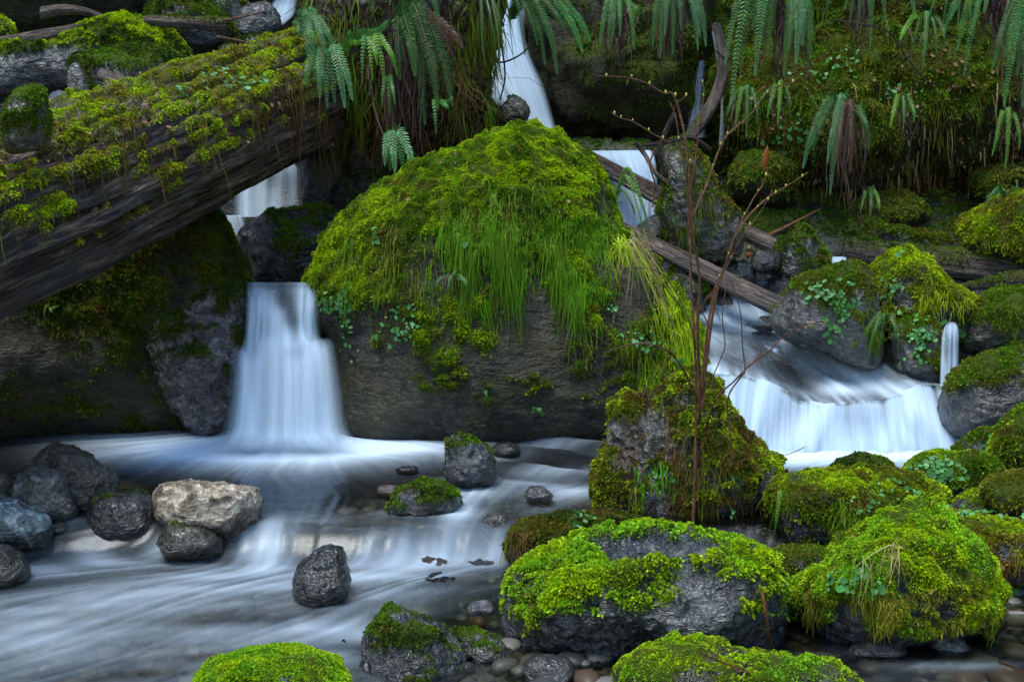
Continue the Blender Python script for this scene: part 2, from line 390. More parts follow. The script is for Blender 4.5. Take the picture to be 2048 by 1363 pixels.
# ================================================================ SETTING
def gz(X, Y):
    z = np.interp(Y, [-2, 3.4, 4.6, 4.9, 6.2, 6.5, 7.0, 7.4, 8.2, 9.0, 10.0, 14.0], [-0.32, -0.30, -0.3, -0.22, -0.3, -0.25, 0.05, 0.35, 0.8, 1.25, 1.6, 2.6])
    # the right bank rises out of the stream close to the camera
    z = z+(0.165-.045*sm(.6, .9, X)*sm(4.4, 4.1, Y))*np.maximum(sm(0.0, 0.5, X)*sm(5.0, 4.3, Y), sm(-.8, -.35, X)*sm(4.15, 3.8, Y)*.93)
    z = z+0.35*sm(2.0, 3.2, X)*sm(6.5, 5.0, Y)+0.5*sm(-2.6, -4.5, X)
    return z
nx, ny = 300, 300
gx = np.sign(np.linspace(-1, 1, nx))*np.abs(np.linspace(-1, 1, nx))**1.6*26
gy = np.concatenate([np.linspace(-14, 2.5, 30), np.linspace(2.55, 6.6, 270)])
X, Y = np.meshgrid(gx, gy); X = X.ravel(); Y = Y.ravel()
Z = gz(X, Y); pp = np.stack([X, Y, Z], 1)
Z = Z+0.05*fbm(pp*1.5, 4, 3)+0.02*fbm(pp*7, 3, 4)
def bed_mat():
    b = NB('stream_bed_gravel'); o = b.obj()
    v = b.n('ShaderNodeTexVoronoi', Vector=o, Scale=16.0); e = b.n('ShaderNodeTexVoronoi', Vector=o, Scale=16.0, _feature='DISTANCE_TO_EDGE')
    c = b.ramp(b.n('ShaderNodeSeparateColor', i0=v.outputs['Color']).outputs[0], [(0.0, (0.02, 0.018, 0.013)), (0.4, (0.06, 0.05, 0.036)), (0.7, (0.10, 0.075, 0.05)), (1.0, (0.12, 0.125, 0.12))])
    n = b.noise(o, 3, 4)
    c = b.mix(b.ramp(n, [(0.4, 0.0), (0.6, 0.7)]), c, (0.045, 0.04, 0.028))
    bp = b.n('ShaderNodeBump', Strength=0.8, Distance=0.02, Height=b.math('MINIMUM', e.outputs['Distance'], 0.25))
    s = b.n('ShaderNodeBsdfPrincipled', Roughness=0.35, Normal=bp.outputs[0]); b.t.links.new(c, s.inputs['Base Color'])
    return b.surf(s.outputs[0])
M['bed'] = bed_mat()
tag(mesh('stream_bed', np.stack([X, Y, Z], 1), gridF(nx, ny), M['bed']), kind='structure')
gx2 = np.sign(np.linspace(-1, 1, 420))*np.abs(np.linspace(-1, 1, 420))**1.6*26; gy2 = np.concatenate([np.linspace(6.5, 10.5, 200), np.linspace(10.7, 28, 20)])
X2, Y2 = np.meshgrid(gx2, gy2); X2 = X2.ravel(); Y2 = Y2.ravel(); q2 = np.stack([X2, Y2, 0*X2], 1)
Z2 = gz(X2, Y2)+0.10*ridge(q2*1.7, 4, 3)+0.05*ridge(q2*5, 3, 14)+0.02*fbm(q2*14, 2, 15)-0.08
V3 = np.stack([X2, Y2, Z2], 1); F3 = gridF(420, 220); N3 = vnorm(V3, F3); m3 = sm(-.1, .4, fbm(q2*2, 4, 16)+(N3[:, 2]-.6)*.6)*sm(.9, 1.6, X2)
slope = tag(mesh('rocky_slope', V3, F3, M['dark'], attrs={'moss': m3*.9}), kind='structure')
tufts(V3, F3, N3, np.where((m3 > .2) & (Y2 < 10.6) & (X2 < 5.5), m3, 0), 7000, .026, ('mid', 'dark'), .3, 73, slope)

# --- the wooded gorge wall behind everything, one displaced sheet
def cliff_D(px, py):
    D = np.full(px.shape, 10.6)
    D -= 1.0*sm(1380, 1560, px)                              # right wall stands nearer
    D -= 0.5*sm(1500, 2300, px)
    b = lambda cx, cy, rx, ry, h: h*np.exp(-(np.abs((px-cx)/rx)**3+np.abs((py-cy)/ry)**3))
    D -= b(1760, 205, 420, 110, 0.55)                         # mossy ledge
    D -= b(1640, 320, 180, 120, 0.3)
    D += b(1960, 360, 200, 90, 0.25)                         # recess beneath it
    D += b(1560, 440, 160, 50, 0.1)
    D -= b(1250, 120, 190, 160, 1.15)                         # overhanging dark rock
    D += b(1230, 330, 170, 60, 0.35)
    D += b(1390, 200, 45, 120, 0.5)                           # cleft with thin falls
    D += b(200, 30, 350, 120, 1.0)
    D -= 2.0*sm(-100, -800, px)
    D -= 1.4*sm(-100, -700, py)*sm(2600, 1200, px)*0
    D += 0.0018*np.maximum(0, 0-py)*sm(1300, 1600, px)        # leans back above
    return D
nu, nv = 340, 200
U, Vv = np.meshgrid(np.linspace(-1400, 3500, nu), np.linspace(760, -800, nv))
px, py = U.ravel(), Vv.ravel()
# denser in view
px = 1024+np.sign(px-1024)*np.abs((px-1024)/2450)**1.35*2450
V = P(px, py, cliff_D(px, py))
F = gridF(nu, nv)
N = vnorm(V, F)
V = V+N*(0.20*fbm(V*1.1, 4, 61)+0.16*ridge(V*2.3, 3, 62)+0.06*ridge(V*6, 3, 63)+0.03*fbm(V*16, 2, 64))[:, None]
N = vnorm(V, F)
px, py = topx(V)
g = N[:, 2]*0.9+fbm(V*1.7, 3, 65)*0.6+fbm(V*6, 3, 66)*0.8-0.42
def blob(cx, cy, rx, ry, h): return h*np.exp(-(((px-cx)/rx)**2+((py-cy)/ry)**2)**2*0.7)
g = g+blob(1750, 170, 330, 140, 0.85)+blob(1620, 320, 190, 150, 0.7)+blob(1500, 80, 120, 130, 0.5)+blob(1280, 130, 230, 170, 0.8)+blob(1820, 450, 260, 60, 0.5)-blob(1990, 350, 150, 120, 0.4)+blob(1800, -60, 600, 150, 0.5)
g = g-blob(1080, 200, 60, 250, 1.5)
mc = sm(0, 0.5, g)
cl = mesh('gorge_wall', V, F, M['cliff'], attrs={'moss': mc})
tag(cl, kind='structure')
inv = (px > -100) & (px < 2150) & (py > -150) & (py < 700)
mk = np.where(inv & (mc > 0.25), mc, 0)
def mossrange(Vx, mask, dens, L, tone, brown, seed, droop=0.25, name='moss'):
    return tufts(Vx, F, N, mask, dens, L, tone, brown, seed, cl, name=name, droop=droop, maxn=200000)
mossrange(V, mk*sm(1350, 1500, px), 14000, 0.024, ('olive', 'mid'), 0.3, 70)
mossrange(V, mk*(1-sm(1350, 1500, px)), 4000, 0.026, ('dark', 'dark'), 0.2, 71)
CL = (V.copy(), F.copy(), N.copy())
# --- unseen gorge sides left and right, added to keep low sky light out
def side(xs, seed):
    n1, n2 = 60, 60
    a, b2 = np.meshgrid(np.linspace(-8, 12, n1), np.linspace(-1, 7, n2)); a = a.ravel(); b2 = b2.ravel()
    v = np.stack([xs*(5.6+0.35*b2+0.06*(12-a)), a, b2], 1)
    v[:, 0] += 0.7*fbm(v*0.6, 4, seed)
    f = gridF(n1, n2)
    if xs < 0: f = f[:, ::-1]
    return v, f
for xs, sdd in ((1, 5), (-1, 8)):
    v, f = side(xs, sdd)
    tag(mesh('unseen_gorge_side', v, f, M['cliff'], attrs={'moss': sm(0, .3, fbm(v*2, 3, 9))}), kind='structure')

# ================================================================ STREAM SURFACE
GX0, GX1, GY0, GY1, ST = -4.6, 4.8, 2.6, 7.3, 0.014
xs = np.arange(GX0, GX1, ST); ys = np.arange(GY0, GY1, ST)
NX, NY = len(xs), len(ys)
XX, YY = np.meshgrid(xs, ys)
def w2(px, py, z=-0.05): q = onz(px, py, z); return q[..., 0], q[..., 1]
# flow directions (photo px, photo px, then where it heads)
flow = [(560, 900, 0, 1), (380, 900, -1, .12), (150, 900, -1, .05), (780, 905, 1, .1), (480, 960, -.5, .3), (620, 970, .3, .4), (720, 980, .6, .4), (250, 960, -.6, .3), (850, 980, .5, .6),
        (600, 1040, -.25, 1), (700, 1060, -.5, 1), (520, 1070, -.25, 1), (850, 1050, -.7, 1), (930, 1040, -1, 1), (1000, 1060, -.9, .8), (960, 1000, -.6, .8), (1100, 930, -1, .35), (1150, 890, -1, .15), (1080, 880, -1, .2), (1150, 1000, -1, .3), (1180, 950, -1, .3),
        (1020, 900, -1, .4), (850, 1130, -1, .2), (650, 1140, -1, .22), (450, 1140, -1, .22), (250, 1170, -1, .3), (60, 1210, -1, .3), (900, 1170, -.9, .4), (760, 1170, -.8, .45), (300, 1250, -1, .35), (600, 1260, -1, .3), (100, 1330, -1, .3),
        (500, 1330, -1, .28), (260, 1110, -1, .1), (60, 1120, -1, .1), (1650, 915, 0, 1), (1500, 915, -.5, .6), (1850, 915, .4, .5), (1700, 960, -.6, .4), (1600, 940, -1, .3), (1350, 930, -1, .2), (1900, 1280, -1, .3), (1700, 1250, -1, .3), (1200, 1200, -1, .3)]
fl = np.array(flow, float)
ax, ay = w2(fl[:, 0], fl[:, 1]); bx, by = w2(fl[:, 0]+fl[:, 2]*20, fl[:, 1]+fl[:, 3]*20)
fd = np.stack([bx-ax, by-ay], 1); fd /= np.linalg.norm(fd, axis=1, keepdims=True)
VX = np.zeros_like(XX); VY = np.zeros_like(XX); WW = np.zeros_like(XX)+1e-9
for i in range(len(fl)):
    w = np.exp(-((XX-ax[i])**2+((YY-ay[i])*1.8)**2)/(2*0.22**2))+1e-7
    VX += w*fd[i, 0]; VY += w*fd[i, 1]; WW += w
VX /= WW; VY /= WW
g0 = np.stack([XX.ravel()*1.8, YY.ravel()*3.0, 0*XX.ravel()], 1)
VX += 0.22*fbm(g0, 2, 91).reshape(XX.shape); VY += 0.15*fbm(g0+9, 2, 92).reshape(XX.shape)
m_ = np.hypot(VX, VY)+1e-6; VX /= m_; VY /= m_
def bil(A, x, y):
    i = np.clip((x-GX0)/ST, 0, NX-1.001); j = np.clip((y-GY0)/ST, 0, NY-1.001); a = i.astype(int); b = j.astype(int); u = i-a; v = j-b
    return A[b, a]*(1-u)*(1-v)+A[b, a+1]*u*(1-v)+A[b+1, a]*(1-u)*v+A[b+1, a+1]*u*v
# where the water turns white, and how strongly
src = np.zeros_like(XX)
foam = [(560, 905, 230, 26, 1.5), (470, 915, 170, 20, .9), (700, 905, 110, 16, .8), (300, 890, 130, 12, .45), (850, 905, 90, 9, .4),
        (1690, 910, 250, 20, 1.9), (1560, 902, 110, 18, 1.7), (1800, 900, 110, 14, 1.2), (1870, 910, 70, 14, 1.4),
        (530, 1085, 50, 26, 1.0), (640, 1102, 150, 8, .45), (640, 1062, 110, 14, .16), (880, 1090, 120, 10, .75), (925, 1045, 36, 24, .6), (1000, 1080, 40, 12, .5), (800, 1100, 90, 8, .6), (930, 990, 30, 16, .4),
        (450, 1140, 260, 14, .45), (700, 1118, 200, 9, .7), (250, 1168, 190, 20, .38), (60, 1205, 120, 18, .42), (80, 1110, 90, 9, .5), (400, 1100, 60, 8, .5),
        (960, 935, 50, 10, .5), (1100, 900, 110, 6, .45), (1120, 960, 90, 10, .5), (1150, 1000, 70, 14, .7), (960, 1000, 50, 16, .55), (1040, 985, 60, 8, .3), (900, 890, 40, 5, .3),
        (700, 1215, 60, 30, .35), (650, 1275, 110, 14, .65), (400, 1290, 200, 12, .35), (300, 1225, 300, 22, .4), (100, 1250, 150, 22, .45), (150, 1340, 200, 14, .3), (780, 1150, 100, 25, .35), (740, 1230, 40, 16, .5),
        (1900, 1290, 120, 8, .35), (1750, 1240, 60, 6, .3), (1980, 1330, 80, 6, .3), (642, 1222, 62, 9, .5), (600, 1200, 20, 20, .3), (940, 980, 62, 7, .45), (850, 1046, 85, 7, .5), (400, 1118, 80, 7, .5), (240, 1094, 70, 7, .6), (100, 1062, 90, 7, .35), (40, 1100, 70, 8, .4), (30, 1182, 70, 8, .4), (190, 1085, 40, 10, .7), (320, 1080, 30, 12, .6), (1590, 945, 70, 6, .3)]  # the bottom-right streaks paint bright reflections along with a little foam
rsf = np.random.RandomState(4)
PX, PY = topx(np.stack([XX, YY, np.full_like(XX, -0.05)], -1))
for (a, b, c, d, h) in foam:
    src += h*np.exp(-(((PX-a)/c)**2+((PY-b)/d)**2))
nz = noise(np.stack([XX.ravel()*26, YY.ravel()*26, 0*XX.ravel()], 1), 5).reshape(XX.shape)+0.7*noise(np.stack([XX.ravel()*14, YY.ravel()*14, 0*XX.ravel()], 1), 6).reshape(XX.shape)
acc = np.zeros_like(XX); fo = np.zeros_like(XX); cnt = 0; fw = 0
for sgn in (1, -1):
    x, y = XX.copy(), YY.copy()
    for k in range(34):
        acc += bil(nz, x, y); cnt += 1
        if sgn == -1:
            wk = math.exp(-k/20.0); fo += wk*bil(src, x, y); fw += wk
        vx, vy = bil(VX, x, y), bil(VY, x, y)
        x = x+sgn*vx*ST*1.15; y = y+sgn*vy*ST*1.15
lic = acc/cnt; lic = (lic-lic.mean())/lic.std()
low = sm(4.95, 4.7, YY)*sm(0.15, -0.5, XX)
fo = 0.5*src+0.55*fo/fw
lowf = fbm(np.stack([XX.ravel()*.9+YY.ravel()*.5, YY.ravel()*5-XX.ravel()*1.2, 0*XX.ravel()], 1), 3, 33).reshape(XX.shape)
fo = fo*(1-.3*low)+low*(0.07+0.20*lowf)*(1-.6*np.exp(-(((PX-900)/150)**2+((PY-1200)/60)**2)))
foamv = np.clip(fo*(0.92+0.075*lic)+0.012*lic*sm(0.0, 0.2, fo), 0, 0.96)
foamv = foamv**1.15
# crest line where the pool spills into the lower stream
crest = 4.90+0.05*np.sin(XX*3.1+0.5)+0.05*noise(np.stack([XX.ravel()*2.2, 0*XX.ravel(), 0*XX.ravel()], 1), 8).reshape(XX.shape)
fallz = sm(crest+.02, crest-0.22, YY)
right = sm(0.35, 0.6, XX)*sm(5.2, 4.9, YY)
WZ = -0.12*fallz+0.001*lic
rp = np.exp(-(((PX-1100)/110)**2+((PY-920)/60)**2)); WZ = WZ+rp*0.028*np.sin(XX*9+YY*16+1.5)+rp*0.02*noise(np.stack([XX.ravel()*5, YY.ravel()*9, 0*XX.ravel()], 1), 15).reshape(XX.shape)
WZ = WZ+0.015*np.exp(-(((XX-onz(560, 900)[0])/0.5)**2+((YY-onz(560, 885)[1])/0.25)**2))
WZ = WZ+0.008*fallz*(1-sm(crest-0.13, crest-0.5, YY))*noise(np.stack([XX.ravel()*7, YY.ravel()*4, 0*XX.ravel()], 1), 18).reshape(XX.shape)
wv = np.stack([XX.ravel(), YY.ravel(), WZ.ravel()], 1)
wt = tag(mesh('stream_water', wv, gridF(NX, NY), M['water'], attrs={'foam': foamv.ravel(), 'rip': (lic*0.06+0.5).ravel()}), kind='structure')

# ================================================================ WATERFALLS
def fall(name, label, rows, nu=170, nv=70, seed=1, fr=26, dens=1.0, layers=2, edge=0.12, topfade=0.04, botfade=0.0, bulge=0.05, gaps=(), struct=True, cont=0.55, skew=0.0, first=None):
    """rows from lip to foot: (py_left, py_right, x_left, x_right, distance)"""
    rr = catmull(rows, nv); root = first
    for l in range(layers):
        s = np.linspace(0, 1, nu)
        yl, yr, xl, xr, D = [rr[:, i][:, None] for i in range(5)]
        px = xl+(xr-xl)*s; py = yl+(yr-yl)*s; DD = D+0*s-bulge*np.sin(np.pi*s)+0.035*l
        tt = np.linspace(0, 1, nv)[:, None]+0*px
        q = np.stack([(s*fr+0*px+skew*tt*3).ravel(), (tt*0.9).ravel(), np.full(px.size, l*7.7)], 1)
        n1 = noise(q, seed+l).reshape(px.shape); q2 = q.copy(); q2[:, 0] *= 3.1; n2 = noise(q2, seed+l+5).reshape(px.shape)
        q3 = q.copy(); q3[:, 0] *= 0.3; n3_ = noise(q3, seed+l+9).reshape(px.shape)
        DD = DD-0.035*n1-0.03*n3_
        ss = s+0*px
        e = sm(0, edge, ss+0.04*n1)*sm(1, 1-edge, ss+0.04*n2)
        al = (0.62+cont*n1+0.35*cont*n2+cont*0.8*n3_)*dens*e
        al = al*(sm(0, topfade, tt) if topfade > 0 else 1)*(sm(1, 1-botfade, tt) if botfade > 0 else 1)
        for (gx_, gy_, rx_, ry_, st_) in gaps:
            al = al*np.clip(1-1.05*st_*np.exp(-.8*(((px-gx_+1.5*n1*rx_/10)/rx_)**2+((py-gy_)/ry_)**2)**1.5), 0, 1)
        V = P(px.ravel(), py.ravel(), DD.ravel())
        o = mesh(name if root is None else 'water_veil', V, gridF(nu, nv), M['veil'], root, attrs={'foam': np.clip(al, 0, 0.98).ravel()})
        if root is None:
            root = o; tag(o, kind='structure')
    return root
# main left fall
fall('waterfall', '', [(564, 564, 490, 640, 7.0), (572, 570, 492, 637, 6.80), (620, 610, 491, 637, 6.70), (676, 664, 488, 640, 6.66), (706, 690, 474, 658, 6.57), (760, 750, 466, 668, 6.50), (820, 815, 457, 676, 6.44), (862, 862, 450, 682, 6.38), (882, 882, 436, 698, 6.28), (906, 906, 385, 755, 6.11)], seed=3, nu=200, nv=130, fr=11, dens=1.12, topfade=0.05, botfade=0.2, layers=3,
     gaps=[(560, 578, 42, 20, .8), (570, 602, 30, 24, .85), (582, 632, 18, 26, .8), (590, 660, 11, 28, .6), (600, 704, 24, 16, .35), (644, 680, 22, 16, .5), (565, 568, 90, 9, .6), (474, 690, 10, 22, .6)], edge=0.16, cont=0.45, bulge=.16)
for r_, sd_, dn in [([(572, 572, 490, 540, 6.72), (620, 620, 488, 545, 6.62), (690, 690, 484, 540, 6.56), (730, 730, 480, 545, 6.5)], 61, .9), ([(574, 572, 606, 640, 6.74), (620, 615, 600, 640, 6.62), (680, 676, 596, 644, 6.56), (740, 740, 590, 650, 6.48)], 62, .8),
   ([(690, 700, 462, 520, 6.50), (720, 724, 456, 540, 6.42), (800, 800, 448, 545, 6.34), (860, 860, 436, 550, 6.27), (905, 905, 392, 560, 6.11)], 63, 1.0), ([(680, 672, 600, 664, 6.50), (705, 695, 596, 674, 6.42), (790, 785, 590, 690, 6.34), (860, 860, 584, 704, 6.27), (905, 905, 570, 750, 6.11)], 64, .9)]:
    fall('waterfall', '', r_, seed=sd_, nu=70, nv=80, fr=4, dens=dn, layers=1, edge=.4, topfade=.3, botfade=.25, cont=.5, bulge=.04)
# small fall high behind the log
fall('waterfall', '', [(322, 325, 500, 590, 8.5), (330, 335, 480, 602, 8.35), (380, 380, 464, 606, 8.3), (434, 432, 462, 606, 8.25)], seed=21, fr=7, dens=0.75, edge=0.22, cont=0.5, gaps=[(572, 380, 12, 50, .6), (540, 350, 18, 30, .4)], topfade=0.1)
fall('waterfall', '', [(430, 430, 422, 486, 7.95), (440, 436, 428, 490, 7.78), (480, 470, 452, 494, 7.72), (520, 505, 470, 490, 7.7)], seed=25, nu=60, fr=8, dens=0.6, cont=0.6, edge=0.2)
# tall fall in the gorge
fall('waterfall', '', [(-140, -140, 985, 1070, 9.7), (-20, -20, 980, 1056, 9.45), (60, 60, 968, 1050, 9.35), (110, 110, 975, 1062, 9.25), (180, 180, 990, 1092, 9.15), (250, 250, 1020, 1112, 9.1), (310, 310, 1045, 1135, 9.0)], seed=31, fr=7, dens=0.95, cont=0.3, edge=0.18, nv=110)
fall('waterfall', '', [(50, 50, 962, 990, 9.9), (120, 120, 960, 1000, 9.7), (170, 170, 966, 1010, 9.6), (215, 215, 985, 1040, 9.5)], seed=35, nu=50, fr=4, dens=0.8, cont=0.4, edge=0.25, botfade=0.3)
# broad fall behind the boulder
fall('waterfall', '', [(302, 300, 1130, 1300, 8.75), (306, 304, 1142, 1306, 8.5), (330, 325, 1155, 1312, 8.4), (380, 375, 1190, 1315, 8.35), (455, 455, 1215, 1310, 8.3), (480, 480, 1220, 1300, 8.25)], seed=41, fr=12, dens=0.95, cont=0.4, edge=0.06, gaps=[(1190, 350, 16, 30, .6), (1210, 330, 30, 12, .4)])
# thin falls in the cleft
fall('waterfall', '', [(120, 120, 1392, 1412, 9.6), (200, 200, 1380, 1408, 9.5), (275, 275, 1366, 1412, 9.4)], seed=45, nu=50, fr=4, dens=0.4, cont=0.5, edge=0.3)
fall('waterfall', '', [(60, 60, 1422, 1432, 9.4), (180, 180, 1440, 1452, 9.3), (290, 290, 1436, 1450, 9.2)], seed=46, nu=40, fr=3, dens=0.3, cont=0.5, edge=0.3)
# creek above, top left
fall('waterfall', '', [(-40, -60, 560, 640, 11.2), (0, -10, 545, 600, 10.6), (35, 30, 520, 590, 10.2), (70, 55, 505, 560, 9.9)], seed=48, nu=60, fr=6, dens=0.75, cont=0.6, edge=0.25)
fall('waterfall', '', [(560, 570, 1380, 1500, 8.0), (580, 590, 1365, 1520, 7.75), (600, 612, 1360, 1545, 7.6), (625, 635, 1370, 1560, 7.45), (650, 655, 1390, 1560, 7.3)], seed=57, nu=140, fr=9, dens=.55, cont=.7, edge=.2, topfade=.3, botfade=.2)
fall('waterfall', '', [(500, 500, 1515, 1545, 8.1), (520, 520, 1500, 1545, 7.95), (550, 550, 1480, 1550, 7.85), (575, 580, 1450, 1560, 7.75)], seed=58, nu=60, fr=6, dens=.5, cont=.7, edge=.3, botfade=.3)
# narrow fall on the right and its second thread
fall('waterfall', '', [(640, 640, 1896, 1910, 6.85), (665, 660, 1884, 1918, 6.65), (720, 715, 1880, 1918, 6.6), (800, 790, 1878, 1918, 6.5)], seed=51, nu=60, fr=5, topfade=.25, dens=0.8, cont=0.5, edge=0.2, gaps=[(1893, 690, 5, 40, .6)])
fall('waterfall', '', [(770, 770, 2036, 2062, 6.6), (820, 815, 2034, 2064, 6.5), (860, 860, 2030, 2066, 6.4)], seed=52, nu=40, fr=4, dens=0.7, cont=0.5, edge=0.25)
# far little fall by the log
fall('waterfall', '', [(513, 513, 1656, 1694, 8.3), (520, 520, 1656, 1694, 8.2), (548, 548, 1656, 1694, 8.15)], seed=53, nu=40, fr=4, dens=0.85, cont=0.3, edge=0.1)

# right cascade: a sloping glide of dark water ending in a wide veil
def lip_y(x): return np.interp(x, [1380, 1430, 1480, 1540, 1600, 1650, 1700, 1760, 1800, 1850, 1900, 1960], [735, 748, 752, 768, 800, 812, 806, 800, 790, 768, 775, 790])
nu, nv = 260, 110
s = np.linspace(0, 1, nu)[None, :]; t = np.linspace(0, 1, nv)[:, None]
xt = 1415+(1560-1415)*s; xb = 1395+(1930-1395)*s
ytop = 610+0*s+20*s; ylip = lip_y(xb)
k = t**0.9
px = xt*(1-k)+xb*k; px = px+0*t
py = ytop*(1-k)+ylip*k
DD = 7.9*(1-k)+6.55*k+0*s
q = np.stack([(px/90-py/60).ravel(), (py/160+px/420).ravel(), 0*px.ravel()], 1)
st_ = fbm(q, 4, 71).reshape(px.shape)
q2 = np.stack([(px/26-py/14).ravel(), (py/180+px/300).ravel(), 0*px.ravel()], 1); st2 = noise(q2, 75).reshape(px.shape)
base = 0.12+0.65*np.exp(-((py-625)/28)**2)+0.30*np.exp(-(((py-690)-(px-1560)*0.42)/22)**2)+0.35*np.exp(-(((py-655)-(px-1500)*0.35)/16)**2)+0.3*sm(1470, 1410, px)+0.6*np.exp(-(((px-1685)/60)**2+((py-778)/13)**2))
sN = np.stack([(s*34+0*k).ravel(), 0*px.ravel(), 0*px.ravel()], 1); sn = noise(sN, 81).reshape(px.shape)+.5*noise(sN*np.array([.28, 1, 1]), 88).reshape(px.shape)
base = base+sm(.80, 1.0, k)*np.clip(.15+.75*sn, 0, 1)
fm = np.clip(base*(0.9+0.7*st_+0.3*st2)+0.10*st_, 0.02, 0.95)
V = P(px.ravel(), py.ravel(), DD.ravel()); V[:, 2] += ((0.035*st_+0.01*st2)*(1-k**6)).ravel()+0.04*np.exp(-((px-1600)/150)**2-((py-700)/40)**2).ravel()
gl_ = mesh('cascade_water', V, gridF(nu, nv), M['water'], attrs={'foam': fm.ravel(), 'rip': (0.5+st2*0.4).ravel()}); tag(gl_, kind='structure')
# rock under the glide
V2 = V.copy(); V2[:, 2] -= 0.05; V2[:, 2] += 0.03*fbm(V*5, 3, 77)
tag(mesh('cascade_bedrock', V2, gridF(nu, nv), M['dark'], attrs={'moss': np.zeros(len(V2))}), kind='structure')
# veil
nv2 = 80; t = np.linspace(0, 1, nv2)[:, None]
root = None
for l in range(3):
    xl = xb; foot = 907+3*np.sin(xb/60.)
    drift = -10*(1-s)+(s-0.35)*60
    px = xl+drift*t**0.7; py = (lip_y(xb)-5)*(1-t)+foot*t
    DD = 6.56-0.30*np.sin(t*np.pi/2)**0.8-0.05*t+0.04*l+0*s
    q = np.stack([(s*34+0*t).ravel(), (t*0.7+0*s).ravel(), np.full(px.size, l*9.1)], 1)
    n1 = noise(q, 81+l).reshape(px.shape); q2 = q*np.array([3.3, 1, 1]); n2 = noise(q2, 85+l).reshape(px.shape); q3 = q*np.array([.28, 1.4, 1]); n3_ = noise(q3, 88+l).reshape(px.shape)
    al = (0.46+0.5*n1+0.25*n2+0.95*n3_)
    al = al*sm(0, 0.12, t+0.22*n3_+0.13*n1+0.06*n2+.03)*sm(0, 0.03, s)*sm(1, 0.93, s)+0.25*t**3
    V = P(px.ravel(), py.ravel(), (DD-0.03*n1-0.04*n3_).ravel())
    o = mesh('waterfall' if root is None else 'water_veil', V, gridF(nu, nv2), M['veil'], root, attrs={'foam': np.clip(al, 0, 0.97).ravel()})
    if root is None: root = o; tag(o, kind='structure')
# dark rock behind the veil
V = P((xb+0*t).ravel(), (lip_y(xb)*(1-t)+930*t+4).ravel(), (6.68-0.1*t+0*s).ravel()); V[:, 1] += 0.05*fbm(V*4, 3, 5)
tag(mesh('cascade_bedrock', V, gridF(nu, nv2), M['dark'], attrs={'moss': np.zeros(len(V))}), kind='structure')
# ================================================================ BOULDERS AND ROCKS
B1 = rock('mossy_boulder', 'huge domed boulder under a bright green moss cap in the middle of the stream', 'boulder',
  [(603,592),(632,536),(668,470),(735,408),(828,354),(925,316),(985,286),(1055,266),(1118,288),(1178,338),(1215,400),(1232,455),(1290,505),(1350,580),(1392,660),(1410,740),(1402,810),(1330,870),(1250,900),(1100,915),(900,912),(760,895),(700,860),(680,790),(672,730),(662,690),(640,660),(606,622)],
  7.15, 0.72, 'boulder', seed=4, facet=0.35, amp=0.035, res=7, moss=0.30, tone=('bright', 'mid'), brown=0.2, L=0.0125, lump=0.5, dmul=1.45, box=0.72,
  patches=[(1060,330,170,120,1.1),(850,400,170,90,0.8),(700,500,110,110,0.8),(1040,450,170,80,0.9),(1370,690,40,110,1.0),(1150,600,60,60,.6),(1240,490,30,40,1.0),(960,600,80,50,.3),(650,590,50,40,.5),(1150,520,90,70,.55),(820,690,150,100,.25),(1000,710,200,120,.2),(1250,690,120,160,.45),(880,850,250,60,-.5),(760,780,100,80,-.35),(880,500,50,70,-.7),(1230,560,50,70,-.8),(1260,830,60,30,-.3),(1100,790,220,60,.42),(760,640,60,60,.4),(880,780,60,30,.35)])
rock('mossy_boulder', 'big shaded boulder beneath the fallen log, left of the main waterfall', 'boulder',
  [(-260,560),(-60,500),(120,450),(300,425),(400,428),(438,462),(470,505),(500,560),(492,640),(482,700),(466,780),(452,850),(440,890),(250,900),(0,898),(-250,900)],
  6.95, 0.55, 'boulder', seed=9, facet=0.45, amp=0.05, res=7, moss=0.52, tone=('olive', 'dark'), brown=0.25, L=0.02, dmul=1.3,
  patches=[(390,700,90,90,-1.0),(440,780,60,70,-1.2),(120,700,90,50,-.4),(430,560,50,60,.5),(300,480,120,60,.3),(150,840,180,40,.6),(250,600,120,60,.4)])
rock('wet_rock', 'glistening purple-grey rock slab beside the left edge of the main waterfall', 'rock',
  [(290,690),(330,640),(400,600),(470,590),(486,660),(484,700),(466,760),(455,850),(420,878),(375,850),(340,790),(315,740)], 6.72, 0.2, 'glisten', seed=12, facet=0.6, amp=0.10, res=6, moss=0.26, tone=('dark', 'dark'), fine=0.03, dmul=.8, patches=[(380,705,50,12,.9),(330,650,40,30,.8),(460,610,30,30,.6),(440,740,30,20,.5)])
rock('wet_rock', 'dark dripping rock with a mossy face in the gap above the main waterfall', 'rock',
  [(478,470),(520,435),(600,424),(665,428),(680,470),(672,520),(650,566),(560,575),(505,560),(480,520)], 7.75, 0.3, 'dark', seed=14, facet=0.5, amp=0.08, res=5, moss=0.28, tone=('mid', 'dark'), brown=.25, fine=.02, patches=[(590,500,50,35,.9),(500,470,40,50,-1)])
rock('dark_rock', 'smooth dark rounded rock behind the left shoulder of the huge boulder', 'rock',
  [(662,375),(690,348),(740,344),(790,360),(800,400),(760,440),(700,450),(668,420)], 8.2, 0.3, 'dark', seed=15, res=5, moss=.22, tone=('dark', 'dark'), patches=[(720,400,40,30,.5)])
rock('dark_rock', 'black rock in shade just right of the small fall behind the log', 'rock',
  [(600,330),(640,300),(690,320),(680,380),(668,430),(620,440),(600,400)], 8.3, 0.3, 'black', seed=16, res=5, moss=.3, tone=('dark', 'dark'))
rock('dark_rock', 'low dark wet rock tucked under the hanging roots above the small fall', 'rock',
  [(655,290),(720,262),(800,268),(850,300),(830,350),(760,365),(690,350)], 8.5, 0.35, 'black', seed=17, res=5, moss=0)
